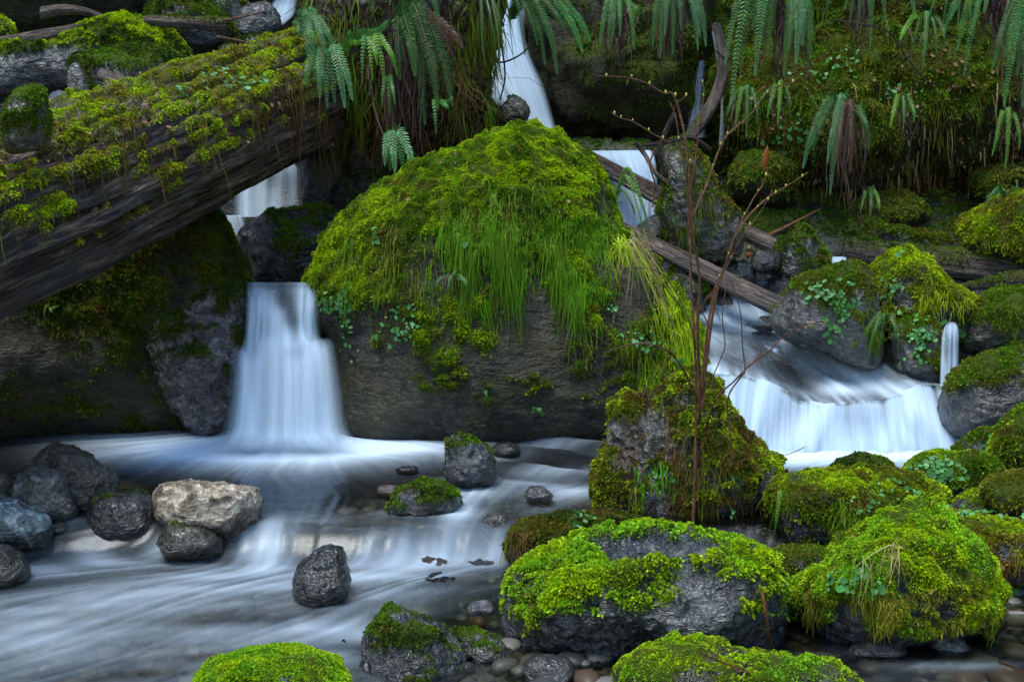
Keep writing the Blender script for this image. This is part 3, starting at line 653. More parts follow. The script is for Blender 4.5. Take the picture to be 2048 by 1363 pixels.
rock('dark_rock', 'dark rock with a grey streak beneath the root mass left of the gorge fall', 'rock',
  [(850,270),(920,245),(1000,240),(1060,262),(1090,290),(1040,330),(930,340),(860,320)], 8.6, 0.4, 'black', seed=18, res=5, moss=.2, tone=('dark', 'dark'))
rock('mossy_rock', 'small mossy knob peeking over the right shoulder of the huge boulder', 'rock', [(1085,275),(1110,263),(1130,272),(1140,300),(1110,318),(1088,300)], 8.0, .15, 'dark', seed=19, res=4, moss=.5, tone=('mid', 'dark'))
rock('dark_rock', 'narrow dark ledge rock at the lip of the broad fall behind the boulder', 'rock', [(1125,300),(1160,286),(1230,288),(1300,292),(1330,310),(1300,330),(1150,325)], 8.9, .25, 'black', seed=20, res=4, moss=.3, tone=('dark', 'dark'))
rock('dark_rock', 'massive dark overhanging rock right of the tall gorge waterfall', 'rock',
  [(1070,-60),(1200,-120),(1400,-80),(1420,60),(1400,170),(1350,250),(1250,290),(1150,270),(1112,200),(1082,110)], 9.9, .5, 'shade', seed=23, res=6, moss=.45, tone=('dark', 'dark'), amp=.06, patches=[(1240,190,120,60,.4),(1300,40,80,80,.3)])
# upper left bank
rock('mossy_rock', 'flat-topped mossy rock slab above the fallen log at upper left', 'rock',
  [(-120,130),(0,96),(110,80),(190,52),(250,36),(330,56),(372,88),(388,120),(340,190),(200,215),(60,200),(-100,210)], 8.9, .6, 'blue', seed=31, res=6, moss=.5, tone=('bright', 'dark'), brown=.05, amp=.05, dmul=1.5, patches=[(100,130,110,30,-1.4),(250,45,110,18,.8),(230,80,130,20,.6)])
rock('mossy_rock', 'dark green mossy block under the flat slab at upper left', 'rock',
  [(150,120),(240,100),(330,105),(372,130),(385,160),(300,230),(180,240),(150,180)], 8.35, .35, 'black', seed=32, res=5, moss=.5, tone=('mid', 'dark'))
rock('mossy_rock', 'rock overgrown with moss below the grey branch at the top left', 'rock', [(290,40),(330,-10),(400,10),(450,40),(470,90),(400,120),(330,90)], 9.6, .3, 'dark', seed=33, res=5, moss=.6, tone=('mid', 'dark'))
rock('mossy_rock', 'sloping mossy rock at the top edge beside the upper creek', 'rock', [(300,-60),(400,-60),(480,0),(490,60),(440,80),(380,40),(300,10)], 10.2, .4, 'blue', seed=34, res=5, moss=.5, tone=('olive', 'mid'))
rock('wet_rock', 'shiny grey rock with water running over it at the foot of the upper creek', 'rock', [(480,20),(530,5),(555,30),(560,60),(520,90),(470,70)], 9.9, .2, 'blue', seed=35, res=5)
rock('wet_rock', 'grey wet stone just above the mossy log below the upper creek', 'rock', [(440,100),(500,75),(560,80),(560,120),(480,135),(440,125)], 9.4, .2, 'blue', seed=36, res=5, moss=.3, tone=('dark', 'dark'))
rock('mossy_rock', 'bright mossy lump at the far left edge above the slab', 'rock', [(-60,60),(-20,30),(15,45),(28,75),(0,95),(-50,100)], 8.9, .2, 'dark', seed=37, res=4, moss=.8, tone=('mid', 'bright'))
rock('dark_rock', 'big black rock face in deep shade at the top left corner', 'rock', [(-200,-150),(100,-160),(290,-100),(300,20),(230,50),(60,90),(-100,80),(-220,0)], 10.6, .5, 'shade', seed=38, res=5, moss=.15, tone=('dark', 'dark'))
# middle right
rock('mossy_rock', 'pointed mossy rock left of the little fall in the right background', 'rock', [(1545,520),(1575,470),(1600,455),(1630,480),(1655,520),(1662,560),(1600,580),(1550,570)], 7.95, .25, 'dark', seed=41, res=5, moss=.55, tone=('mid', 'dark'), patches=[(1580,530,14,25,-.9)])
rock('mossy_rock', 'grey rock with a leafy moss front above the gliding water of the right cascade', 'rock', [(1548,640),(1560,605),(1600,565),(1650,545),(1700,535),(1740,550),(1755,610),(1762,700),(1740,735),(1690,720),(1620,690),(1570,670)], 7.05, .36, 'grey', seed=42, res=6, moss=.36, tone=('mid', 'olive'), patches=[(1585,625,30,40,-.9),(1660,580,60,30,.7),(1720,650,50,60,.35)])
rock('mossy_rock', 'tall rounded moss mound between the leafy rock and the narrow right fall', 'rock', [(1736,545),(1770,515),(1812,503),(1855,530),(1900,570),(1945,600),(1950,630),(1910,660),(1870,690),(1800,690),(1750,650),(1738,600)], 7.15, .42, 'dark', seed=43, res=6, moss=.68, tone=('bright', 'olive'), brown=.25, dmul=1.4, patches=[(1820,680,60,20,-.4)])
rock('mossy_rock', 'upright rock with clover leaves standing below the tall moss mound', 'rock', [(1795,650),(1850,635),(1880,660),(1888,740),(1880,775),(1840,770),(1800,745),(1790,700)], 6.85, .25, 'grey', seed=44, res=5, moss=.42, tone=('mid', 'olive'))
rock('dark_rock', 'dark hollow rock under the leafy rock beside the cascade', 'rock', [(1700,690),(1760,650),(1810,680),(1815,750),(1760,780),(1715,745)], 7.25, .2, 'black', seed=45, res=4)
rock('mossy_rock', 'rounded dark rock with a mossy top right of the narrow fall', 'rock', [(1908,660),(1930,630),(1975,596),(2040,586),(2110,600),(2140,660),(2100,705),(2000,712),(1930,700)], 6.95, .35, 'black', seed=46, res=5, moss=.5, tone=('mid', 'olive'), patches=[(2000,620,90,28,.7)])
rock('wet_rock', 'large smooth wet boulder with a small moss cap at the right end of the cascade', 'boulder', [(1876,815),(1890,780),(1925,740),(1980,712),(2040,705),(2100,730),(2120,800),(2080,860),(2000,885),(1920,878),(1885,850)], 6.35, .4, 'dark', seed=47, res=6, facet=.3, amp=.03, moss=.12, tone=('mid', 'olive'), patches=[(1975,740,75,38,1.2)])
rock('mossy_rock', 'tiny mossy rock wedged above the smooth wet boulder at the right edge', 'rock', [(2005,695),(2030,678),(2070,680),(2080,715),(2030,722)], 6.7, .12, 'black', seed=48, res=4, moss=.5, tone=('mid', 'dark'))
rock('mossy_boulder', 'bright yellow-green moss mound at the right edge under the gorge wall', 'boulder', [(1920,450),(1950,425),(2000,400),(2060,388),(2140,400),(2160,480),(2100,540),(2000,525),(1935,500)], 8.3, .45, 'dark', seed=49, res=6, moss=.95, tone=('gold', 'bright'), brown=.2, dmul=1.4)
rock('mossy_rock', 'low ridge of moss along the foot of the gorge wall behind the grey log', 'rock', [(1620,475),(1680,455),(1730,430),(1780,445),(1830,465),(1900,480),(1905,515),(1800,520),(1680,505),(1630,500)], 8.9, .3, 'dark', seed=50, res=5, moss=.75, tone=('olive', 'mid'), brown=.2)
rock('mossy_rock', 'shaded mossy rock just right of the huge boulder under the slanting log', 'rock', [(1330,560),(1360,530),(1395,545),(1412,590),(1410,640),(1370,650),(1340,610)], 7.6, .2, 'dark', seed=51, res=5, moss=.5, tone=('mid', 'dark'))
rock('wet_rock', 'half-sunk black rock at the top of the right cascade', 'rock', [(1500,650),(1520,634),(1550,636),(1562,655),(1530,664)], 7.45, .12, 'dark', seed=52, res=4)
rock('wet_rock', 'dark wet stone right under the broad fall beside the long slanting log', 'rock', [(1262,470),(1290,440),(1330,425),(1345,470),(1310,500),(1275,500)], 7.9, .15, 'dark', seed=53, res=4)
for i, (a, L_) in enumerate([((1420,520,1510,590), 'wet grey ledge stone below the leaning mossy stump'), ((1480,560,1600,620), 'flat glistening stone in the run above the right cascade'), ((1500,500,1560,545), 'wet stone at the end of the short grey log'), ((1400,590,1470,640), 'shiny dark stone at the head of the gliding water')]):
    rock('wet_rock', L_, 'rock', a, 7.75+.1*(i % 2)-(.15 if i == 3 else 0), .2, 'dark', seed=54+i, res=5, amp=.12, fine=.02)
for a, L_, t_ in [((1480,420,1620,490), 'low mossy hump at the foot of the wall behind the pointed rock', ('mid', 'dark')), ((1850,440,1950,500), 'dark mossy hump between the moss ridge and the bright mound', ('olive', 'dark')), ((1700,390,1860,470), 'shaded mossy shelf rock under the lone sword fern', ('olive', 'mid')), ((1940,330,2080,420), 'dark green overgrown rock above the bright moss mound at the right edge', ('olive', 'dark')), ((1470,300,1600,420), 'mossy lump bulging from the wall right of the leaning stump', ('olive', 'mid'))]:
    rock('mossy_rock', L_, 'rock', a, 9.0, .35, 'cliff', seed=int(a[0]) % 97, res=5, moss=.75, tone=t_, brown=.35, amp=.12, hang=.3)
# ---- front right bank
rock('mossy_rock', 'bright shaggy moss rock at the right edge beside the wet boulder', 'rock', [(1992,880),(2010,845),(2050,825),(2110,830),(2130,920),(2090,975),(2010,965),(1985,930)], 5.3, .25, 'dark', seed=61, res=5, moss=.85, tone=('bright', 'mid'), L=.022)
rock('mossy_rock', 'grey rock with mossy patches below the right end of the cascade', 'rock', [(1900,915),(1930,880),(1975,862),(2015,880),(2010,930),(1950,945),(1905,935)], 5.75, .2, 'grey', seed=62, res=5, moss=.42, tone=('mid', 'olive'))
rock('mossy_rock', 'dark green mossy rock sitting in the water in front of the right cascade', 'rock', [(1662,945),(1690,920),(1730,913),(1770,925),(1797,955),(1790,985),(1720,990),(1668,975)], 5.6, .2, 'dark', seed=63, res=5, moss=.6, tone=('dark', 'mid'), brown=.05)
rock('grey_pebble', 'small grey stone behind the dark mossy rock in the pool', 'rock', (1705,911,1745,935), 5.75, .06, 'blue', seed=64, res=4)
rock('mossy_rock', 'low moss rock covered in clover leaves at the right of the pool', 'rock', [(1808,950),(1830,920),(1880,912),(1960,912),(2000,940),(2000,990),(1920,1005),(1830,990)], 5.25, .25, 'dark', seed=65, res=5, moss=.75, tone=('bright', 'mid'))
rock('mossy_boulder', 'wide rounded boulder thickly covered in moss right of the stump island', 'boulder', [(1538,1000),(1560,965),(1620,955),(1700,952),(1780,950),(1840,972),(1880,1000),(1870,1060),(1810,1120),(1700,1130),(1600,1110),(1550,1060)], 4.9, .35, 'dark', seed=66, res=6, moss=.72, tone=('bright', 'olive'), brown=.22, dmul=1.5, patches=[(1800,1070,80,40,-.4)])
rock('grey_rock', 'pale grey rock between moss clumps at the right edge', 'rock', [(1905,1015),(1940,990),(2000,970),(2070,975),(2090,1030),(2000,1060),(1920,1050)], 4.9, .2, 'blue', seed=67, res=5, moss=.35, tone=('bright', 'olive'))
rock('mossy_rock', 'reddish-brown moss hummock at the right edge above the pale grey rock', 'rock', [(1970,975),(2010,948),(2060,945),(2110,970),(2110,1040),(2040,1050),(1985,1020)], 4.75, .18, 'dark', seed=68, res=5, moss=.8, tone=('gold', 'olive'), brown=.4)
rock('mossy_boulder', 'long moss-covered boulder at the right edge behind the brightest moss mound', 'boulder', [(1800,1050),(1830,1022),(1890,1030),(1960,1045),(2060,1060),(2150,1090),(2150,1180),(2000,1185),(1880,1150),(1810,1110)], 4.6, .3, 'blue', seed=69, res=6, moss=.72, tone=('bright', 'gold'), brown=.3, dmul=1.4)
rock('mossy_rock', 'half-mossed rock between the spotted grey boulder and the brightest moss mound', 'rock', [(1530,1130),(1560,1105),(1610,1100),(1660,1112),(1685,1150),(1680,1200),(1620,1225),(1550,1215)], 4.45, .22, 'dark', seed=70, res=5, moss=.55, tone=('mid', 'olive'), brown=.3)
rock('mossy_boulder', 'brightest moss mound with straw grass blades in the right foreground', 'boulder', [(1600,1215),(1610,1175),(1665,1150),(1700,1110),(1740,1075),(1810,1040),(1880,1050),(1940,1095),(1975,1150),(1980,1200),(1960,1250),(1880,1285),(1780,1300),(1690,1300),(1640,1270)], 4.05, .36, 'blue', seed=71, res=6, moss=.78, tone=('bright', 'lime'), brown=.16, dmul=1.8, lump=.7, patches=[(1680,1270,70,30,-1.2),(1830,1290,200,15,-1),(1620,1230,30,50,-.4)])
rock('wet_rock', 'angular slate-blue rock at the foot of the brightest moss mound', 'rock', [(1640,1240),(1680,1232),(1730,1240),(1712,1280),(1680,1300),(1650,1275)], 3.95, .12, 'blue', seed=72, res=5, facet=.8)
B2 = rock('mossy_boulder', 'big slate-grey foreground boulder spotted with bright moss', 'boulder', [(1018,1190),(1030,1150),(1080,1125),(1150,1105),(1200,1075),(1290,1068),(1380,1075),(1470,1095),(1530,1125),(1560,1180),(1562,1250),(1540,1310),(1400,1330),(1250,1330),(1150,1320),(1060,1300),(1020,1260)], 4.0, .42, 'blue', seed=73, res=7, facet=.6, amp=.05, moss=.28, tone=('lime', 'bright'), brown=.08, dmul=2.0, L=.015, fine=.03, lump=.35,
  patches=[(1110,1170,90,60,.75),(1060,1230,50,70,.5),(1190,1180,60,50,.35),(1330,1180,60,70,.15),(1500,1180,50,80,.45),(1290,1100,90,22,-1.3),(1400,1230,90,60,-.8),(1150,1290,60,35,-1.0),(1470,1290,80,30,-.5),(1180,1140,70,30,.5)])
rock('mossy_rock', 'dark brownish moss rock behind the spotted grey boulder', 'rock', [(1018,1100),(1030,1065),(1080,1040),(1160,1030),(1240,1036),(1290,1060),(1290,1110),(1200,1130),(1100,1140),(1040,1130)], 4.65, .25, 'dark', seed=74, res=6, moss=.62, tone=('olive', 'dark'), brown=.45, dmul=1.4)
rock('slab_rock', 'flat brown-green slab with grey edge at the bottom of the picture', 'rock', [(1240,1370),(1290,1310),(1350,1292),(1450,1300),(1560,1325),(1680,1350),(1720,1400),(1600,1450),(1300,1450)], 3.45, .3, 'brown', seed=75, res=6, moss=.30, tone=('bright', 'lime'), facet=.3, patches=[(1300,1340,60,40,.9)])
rock('wet_rock', 'angular blue-grey rock with a mossy left edge at the bottom centre', 'rock', [(728,1330),(742,1265),(785,1226),(840,1240),(890,1262),(925,1310),(930,1370),(880,1410),(760,1410),(722,1380)], 3.72, .2, 'blue', seed=76, res=6, facet=.8, moss=.15, tone=('mid', 'dark'), fine=.02, patches=[(750,1260,30,50,1.0),(820,1275,30,30,.8)])
rock('wet_rock', 'tilted brown wet rock right of the angular blue-grey rock', 'rock', [(905,1262),(950,1262),(1000,1280),(1038,1325),(1030,1345),(950,1350),(915,1320)], 3.8, .14, 'brown', seed=77, res=5, facet=.8, moss=.2, tone=('mid', 'dark'))
rock('mossy_rock', 'bright leafy moss rock cut by the bottom edge left of centre', 'rock', [(405,1400),(430,1335),(480,1310),(550,1302),(620,1308),(670,1335),(695,1400),(600,1460),(450,1460)], 3.45, .22, 'blue', seed=78, res=6, moss=.85, tone=('lime', 'bright'), brown=.2, dmul=1.6, patches=[(575,1355,30,14,-.9)])
rock('grey_rock', 'round speckled grey stone at the bottom centre', 'rock', [(1045,1340),(1060,1315),(1095,1308),(1135,1316),(1150,1345),(1130,1380),(1070,1385)], 3.6, .1, 'grey', seed=79, res=5, facet=.2, amp=.03)
# ---- rocks in the stream
rock('wet_rock', 'upright shiny dark rock alone in the white lower stream', 'rock', [(587,1180),(592,1145),(615,1115),(650,1094),(680,1096),(693,1125),(697,1165),(690,1205),(660,1225),(620,1222),(595,1205)], 4.3, .13, 'dark', seed=81, res=6, facet=.45, moss=.0)
rock('wet_rock', 'blocky shiny grey rock with a pale tip in the middle of the rapids', 'rock', [(892,925),(896,885),(915,868),(950,885),(980,905),(990,945),(975,972),(920,978),(895,960)], 5.55, .17, 'blue', seed=82, res=6, facet=.7, moss=.25, tone=('dark', 'mid'), fine=.02)
rock('mossy_rock', 'low dark rock with green moss crown left of the small spillway', 'rock', [(775,1020),(795,985),(840,965),(885,970),(917,990),(918,1025),(890,1045),(820,1042),(780,1035)], 5.15, .18, 'dark', seed=83, res=5, moss=.45, tone=('mid', 'dark'), facet=.6)
rock('wet_rock', 'small brown wet rock at the right end of the spillway', 'rock', [(958,1045),(975,1028),(1005,1030),(1026,1045),(1025,1070),(1000,1085),(970,1075)], 4.95, .09, 'brown', seed=84, res=5, facet=.7)
rock('dry_rock', 'tan dry flat-topped rock at the left of the spillway', 'rock', [(314,1000),(325,972),(380,964),(430,968),(470,976),(510,980),(520,1010),(515,1045),(480,1075),(420,1080),(340,1055),(318,1030)], 4.95, .22, 'tan', seed=85, res=6, facet=.8, amp=.04, fine=.022, box=.6)
rock('wet_rock', 'dark brown wet rock propped under the tan rock', 'rock', [(318,1085),(330,1055),(370,1043),(420,1050),(450,1080),(445,1110),(390,1120),(330,1112)], 4.78, .13, 'brown', seed=86, res=5, bias=-.5, facet=.6, moss=.1, tone=('mid', 'dark'))
rock('wet_rock', 'dark overflowed rock between the brown peak and the tan rock', 'rock', [(178,1050),(185,1010),(215,988),(260,984),(300,992),(316,1030),(312,1070),(280,1090),(220,1092),(186,1080)], 5.0, .17, 'dark', seed=87, res=5, bias=-.5, facet=.4, moss=.1, tone=('mid', 'dark'), patches=[(200,1030,18,30,.9)])
rock('wet_rock', 'peaked brown rock, tallest of the cluster at the left', 'rock', [(60,960),(75,915),(112,888),(150,898),(190,925),(228,955),(230,1000),(200,1050),(120,1060),(70,1030)], 5.25, .24, 'brown', seed=88, res=6, facet=.75, fine=.02)
rock('grey_rock', 'light grey blocky rock in front of the peaked brown rock', 'rock', [(27,990),(40,952),(75,940),(118,938),(132,970),(150,1020),(145,1040),(90,1048),(35,1030)], 5.0, .17, 'grey', seed=89, res=6, facet=.8, fine=.02, box=.65)
rock('veined_rock', 'blue-green veined rock at the left edge', 'rock', [(-80,1060),(-60,1010),(0,990),(50,1008),(100,1035),(108,1070),(90,1092),(20,1098),(-60,1090)], 4.8, .2, 'teal', seed=90, res=6, facet=.6, amp=.05)
rock('wet_rock', 'rounded brown rock cut by the left edge in the lower stream', 'rock', [(-90,1130),(-40,1088),(10,1090),(45,1110),(60,1145),(50,1170),(0,1185),(-80,1180)], 4.5, .15, 'brown', seed=91, res=5, facet=.3)
rock('wet_rock', 'dark rock wedged behind the grey block at the left edge', 'rock', [(-50,985),(-20,952),(15,950),(35,980),(30,1010),(-20,1015)], 5.2, .12, 'brown', seed=92, res=5, facet=.6)
rock('wet_rock', 'small dark rock in the gap beneath the grey block', 'rock', (95,1040,140,1075), 4.9, .08, 'dark', seed=93, res=4)
rock('wet_rock', 'little shiny stone breaking the surface between rapids and stump island', 'rock', [(1048,990),(1060,972),(1085,972),(1108,990),(1098,1006),(1060,1006)], 5.2, .09, 'grey', seed=94, res=5, facet=.6)
rock('wet_rock', 'flat dark stone at the waterline under the right side of the huge boulder', 'rock', (985,885,1040,915), 6.2, .1, 'dark', seed=95, res=4)
rock('wet_rock', 'reddish flat stone left of the low moss-crowned rock', 'rock', (755,968,805,996), 5.35, .08, 'red', seed=96, res=4)
rock('wet_rock', 'thin wet stone just breaking the pool surface left of the blocky shiny rock', 'rock', (790,930,838,948), 5.75, .05, 'dark', seed=97, res=4)
rock('grey_pebble', 'white-topped wet stone in the shallows above the bottom centre', 'rock', [(935,1215),(945,1203),(975,1200),(990,1215),(985,1228),(945,1230)], 4.05, .05, 'pale', seed=98, res=4)
rock('grey_rock', 'pale triangular rock in the trickle at the bottom right', 'rock', [(1845,1310),(1865,1280),(1895,1264),(1925,1280),(1942,1300),(1930,1318),(1870,1322)], 3.85, .09, 'pale', seed=99, res=5, facet=.7)
rock('wet_rock', 'smooth olive-grey stone lying at the foot of the brightest moss mound', 'rock', [(1695,1308),(1715,1282),(1760,1275),(1800,1285),(1812,1308),(1780,1320),(1710,1322)], 3.8, .1, 'grey', seed=100, res=5, facet=.2)
rock('wet_rock', 'dark rounded rock right of the olive-grey stone at the mound foot', 'rock', [(1828,1275),(1850,1250),(1890,1245),(1905,1265),(1890,1285),(1850,1290)], 3.95, .1, 'dark', seed=101, res=5, facet=.3, moss=.3, tone=('dark', 'dark'))

rock('dark_rock', 'black rock added as the shade of the hollow between stump island and spotted boulder', 'rock', [(1380,1060),(1440,1040),(1550,1050),(1570,1090),(1530,1130),(1420,1110)], 5.05, .15, 'black', seed=103, res=4)  # black body put in to paint the dark of the hollow
# ================================================================ STUMP ISLAND (root, trunk remnant grown over)
stump = rock('mossy_stump', 'ragged overgrown tree stump on its own rock island carrying a bare shrub', 'stump',
  [(1190,1010),(1200,950),(1222,900),(1230,850),(1248,812),(1290,815),(1320,805),(1350,782),(1385,775),(1420,790),(1440,830),(1480,880),(1530,930),(1562,965),(1560,1010),(1520,1060),(1480,1085),(1400,1075),(1300,1080),(1230,1055),(1195,1035)],
  5.3, .30, 'grey', seed=111, res=7, facet=.45, amp=.09, moss=.36, tone=('olive', 'bright'), brown=.5, dmul=1.5, fine=.03, lump=.6,
  patches=[(1255,822,28,22,1.2),(1490,900,60,50,1.0),(1210,990,40,60,.7),(1265,890,35,45,-1.2),(1310,870,30,40,-.8),(1400,960,70,80,.2),(1430,820,30,40,.4)])
# ================================================================ OVERGROWN ROOT MASS at the end of the log
rootm = rock('root_mass', 'dark overgrown root plate hung with ferns above the huge boulder', 'root mass',
  [(600,80),(612,-40),(660,-160),(800,-200),(980,-160),(1015,-40),(985,60),(965,130),(975,200),(1010,250),(960,290),(880,300),(820,330),(740,270),(690,240),(650,230),(648,180),(625,130)],
  8.2, .5, 'black', seed=121, res=7, facet=.2, amp=.1, moss=.28, tone=('dark', 'olive'), brown=.6, dmul=.8, fine=.04, hang=.7)
rootm.data.materials[0] = M['root']
n_ = len(rootm.data.vertices)
lum = rock('leaning_stump', 'leaning mossy grey stump column above the long slanting log', 'stump',
  [(1330,300),(1350,282),(1385,290),(1410,340),(1440,400),(1470,440),(1480,490),(1440,520),(1390,510),(1340,490),(1325,430),(1335,370)], 7.7, .22, 'grey', seed=122, res=6, facet=.3, amp=.09, moss=.5, tone=('olive', 'mid'), brown=.35, fine=.03, dmul=.8)
rock('broken_stump', 'short broken moss-capped stub on the left end of the fallen log', 'stump', [(8,280),(14,215),(38,182),(82,180),(92,215),(98,265),(80,300),(20,305)], 4.95, .10, 'black', seed=123, res=5, facet=.2, moss=.72, tone=('mid', 'dark'), brown=.3)
rock('broken_stump', 'bare grey wood stub standing behind the fallen log', 'stump', [(136,180),(138,140),(150,126),(165,140),(178,185),(182,210),(138,210)], 6.3, .05, 'grey', seed=124, res=5, facet=.2)
rock('grey_rock', 'small grey stone resting against the log between the two stubs', 'rock', [(82,215),(95,190),(120,182),(136,200),(138,225),(95,235)], 5.9, .07, 'blue', seed=125, res=4)
rock('knot_stub', 'rounded broken branch knot sticking out in front of the gorge fall', 'branch stub', [(1005,215),(1020,195),(1045,200),(1058,222),(1052,242),(1030,235),(1010,240)], 7.95, .1, 'brown', seed=126, res=5, amp=.12, moss=.15, tone=('dark', 'dark'))

# ================================================================ LOGS
def trunk(name, label, cat, A, B, r0, r1, mat, seed, na=120, nl=320, sag=0.0, gr=0.10, moss=None, tone=('bright', 'olive'), brown=.35, L=.02, dens=9000, wob=0.04, droop=.15, mid=None):
    A, B = np.array(A), np.array(B); ax_ = B-A; Lg = np.linalg.norm(ax_); ax_ = ax_/Lg
    s1 = n3(np.cross(ax_, [0, 0, 1.0])); s2 = np.cross(s1, ax_)
    t = np.linspace(-0.02, 1.02, nl); th = np.linspace(0, 2*np.pi, na, endpoint=False)
    TT, TH = np.meshgrid(t, th, indexing='ij'); tt, hh = TT.ravel(), TH.ravel()
    R = (r0*(1-tt)+r1*tt)
    endc = np.clip(np.minimum(tt+0.02, 1.02-tt)/0.012, 0, 1)**0.5
    q = np.stack([np.cos(hh)*2.0, np.sin(hh)*2.0, tt*Lg*0.8], 1)
    g = ridge(q*np.array([3, 3, .55]), 3, seed)-.3+0.7*ridge(q*np.array([8, 8, .8]), 2, seed+3)*.5
    low = fbm(q*np.array([.7, .7, 1.0]), 3, seed+7)
    R = R*(1+gr*g+wob*2*low)*endc
    c = A+ax_*(np.clip(tt, 0, 1)*Lg)[:, None]
    w = wob*Lg*0.25*np.stack([fbm(np.stack([tt*2.2, 0*tt, 0*tt+k*5.0], 1), 2, seed+11) for k in range(3)], 1)
    c = c+w*min(1, Lg/2); c[:, 2] -= sag*np.sin(np.pi*tt)
    if mid is not None: c = c+np.array(mid)*np.sin(np.pi*tt)[:, None]
    V = c+(np.cos(hh)*R)[:, None]*s1+(np.sin(hh)*R)[:, None]*s2
    F = gridF(na, nl, True)
    N = vnorm(V, F)
    if (N*(V-c)).sum(1).mean() < 0: F = F[:, ::-1]; N = -N
    m = np.zeros(len(V))
    if moss is not None:
        m = sm(0, .5, moss(V, N, tt, hh))
        V = V+(N*.6+np.array([0, 0, .5]))*(m*0.045*min(1, r0/.3)*(0.6+np.abs(fbm(V*6, 3, seed+2))))[:, None]
    C = A.copy()
    o = mesh(name, V-C, F, M[mat], loc=C, attrs={'moss': m, 'ga': hh*R.mean(), 'gl': tt*Lg, 'gr': R*3})
    tag(o, label, cat)
    if m.max() > .2:
        vd = n3(CAM-V); vis = sm(-.45, -.1, (N*vd).sum(1))
        tufts(V-C, F, vnorm(V, F), np.where(m > .3, m, 0)*vis, dens, L, tone, brown, seed+5, o, off=C, droop=droop)
    return o, V, F, N, m
def logmoss(V, N, tt, hh): return (N[:, 2]-.50)*1.9+(-N[:, 1]-.3)*.1+.5*fbm(V*1.6, 3, 5)+.6*fbm(V*6, 3, 6)
biglog = trunk('fallen_log', 'massive rotting fallen log sloping down from the root plate to the left edge', 'log', P(-420, 620, 4.3), P(640, 168, 8.1), .37, .33, 'log', 131, na=220, nl=620, moss=logmoss, tone=('bright', 'gold'), brown=.28, L=.0145, dens=48000, gr=.17, wob=.06)
trunk('fallen_log', 'long thin weathered log slanting down right of the huge boulder', 'log', P(1235, 455, 7.75), P(1575, 622, 7.15), .055, .062, 'wood', 133, na=40, nl=200, gr=.06)
trunk('fallen_log', 'wet brown log lying across the broad fall behind the boulder', 'log', P(1155, 303, 8.45), P(1335, 402, 7.95), .05, .065, 'wetwood', 134, na=40, nl=160, gr=.06)
trunk('fallen_log', 'short grey log end right of the leaning stump', 'log', P(1440, 440, 7.9), P(1548, 492, 7.8), .05, .055, 'wood', 135, na=32, nl=100, gr=.08)
trunk('fallen_log', 'horizontal mossy grey log lying behind the moss mounds at right', 'log', P(1688, 502, 8.35), P(2150, 556, 8.0), .085, .12, 'wood', 136, na=60, nl=240, gr=.08, moss=lambda V, N, t, h: (N[:, 2]-.1)*.9+.5*fbm(V*3, 3, 4), tone=('dark', 'mid'), brown=.2, L=.02, dens=8000)
trunk('broken_branch', 'mossy forked branch reaching left from the horizontal log', 'branch', P(1905, 578, 7.75), P(2120, 545, 7.85), .02, .07, 'wood', 137, na=32, nl=120, gr=.1, moss=lambda V, N, t, h: (N[:, 2]-.2)*.9+.3, tone=('dark', 'mid'), L=.02, dens=8000)
trunk('grey_branch', 'weathered grey branch lying along the flat slab at upper left', 'branch', P(-60, 100, 8.6), P(185, 52, 8.7), .06, .03, 'wood', 138, na=32, nl=120)
trunk('grey_branch', 'pale twisted branch jutting over the dark hollow at the top left', 'branch', P(82, 28, 9.0), P(215, 38, 9.1), .05, .02, 'wood', 139, na=32, nl=120, mid=(0, 0, .05))
trunk('grey_branch', 'mossy bent limb crossing the rocks at top left', 'branch', P(290, 42, 8.9), P(455, 50, 9.0), .035, .05, 'wood', 140, na=32, nl=120, moss=lambda V, N, t, h: (N[:, 2]-.1)+.3*fbm(V*4, 2, 3)+(t-.5), tone=('mid', 'dark'), L=.02, dens=8000)
trunk('grey_branch', 'short bluish cut branch behind the fallen log', 'branch', P(203, 150, 7.0), P(262, 172, 6.9), .035, .04, 'wood', 141, na=32, nl=60)
trunk('grey_branch', 'orange-brown thin stick near the upper creek', 'stick', P(445, 42, 8.9), P(528, 24, 9.2), .008, .006, 'twig', 142, na=12, nl=40)
trunk('grey_branch', 'bright orange splinter lying below the upper creek', 'stick', P(434, 74, 8.7), P(492, 84, 8.7), .012, .006, 'twig', 143, na=12, nl=40)
trunk('thin_stick', 'pale bare stick pointing up right from the short grey log end', 'stick', P(1532, 474, 7.8), P(1640, 418, 8.0), .012, .005, 'twig', 144, na=12, nl=60)
trunk('snag', 'thin dead trunk leaning in the cleft beside the thin falls', 'snag', P(1380, 275, 9.0), P(1432, 50, 9.2), .05, .035, 'wood', 145, na=32, nl=160, mid=(.14, 0, 0), gr=.12, moss=lambda V, N, t, h: (N[:, 2])*.6+.3*fbm(V*5, 2, 3)-.15, tone=('olive', 'brown'), L=.018, dens=5000)
trunk('thin_stick', 'long thin bluish stick hanging beside the cleft', 'stick', P(1432, 100, 9.0), P(1452, 120, 9.0), .012, .012, 'wood', 146, na=12, nl=40)
trunk('thin_stick', 'thin dark stick resting among the leafy stones at far right', 'stick', P(1850, 480, 8.3), P(1882, 512, 8.2), .008, .008, 'wood', 147, na=12, nl=40)
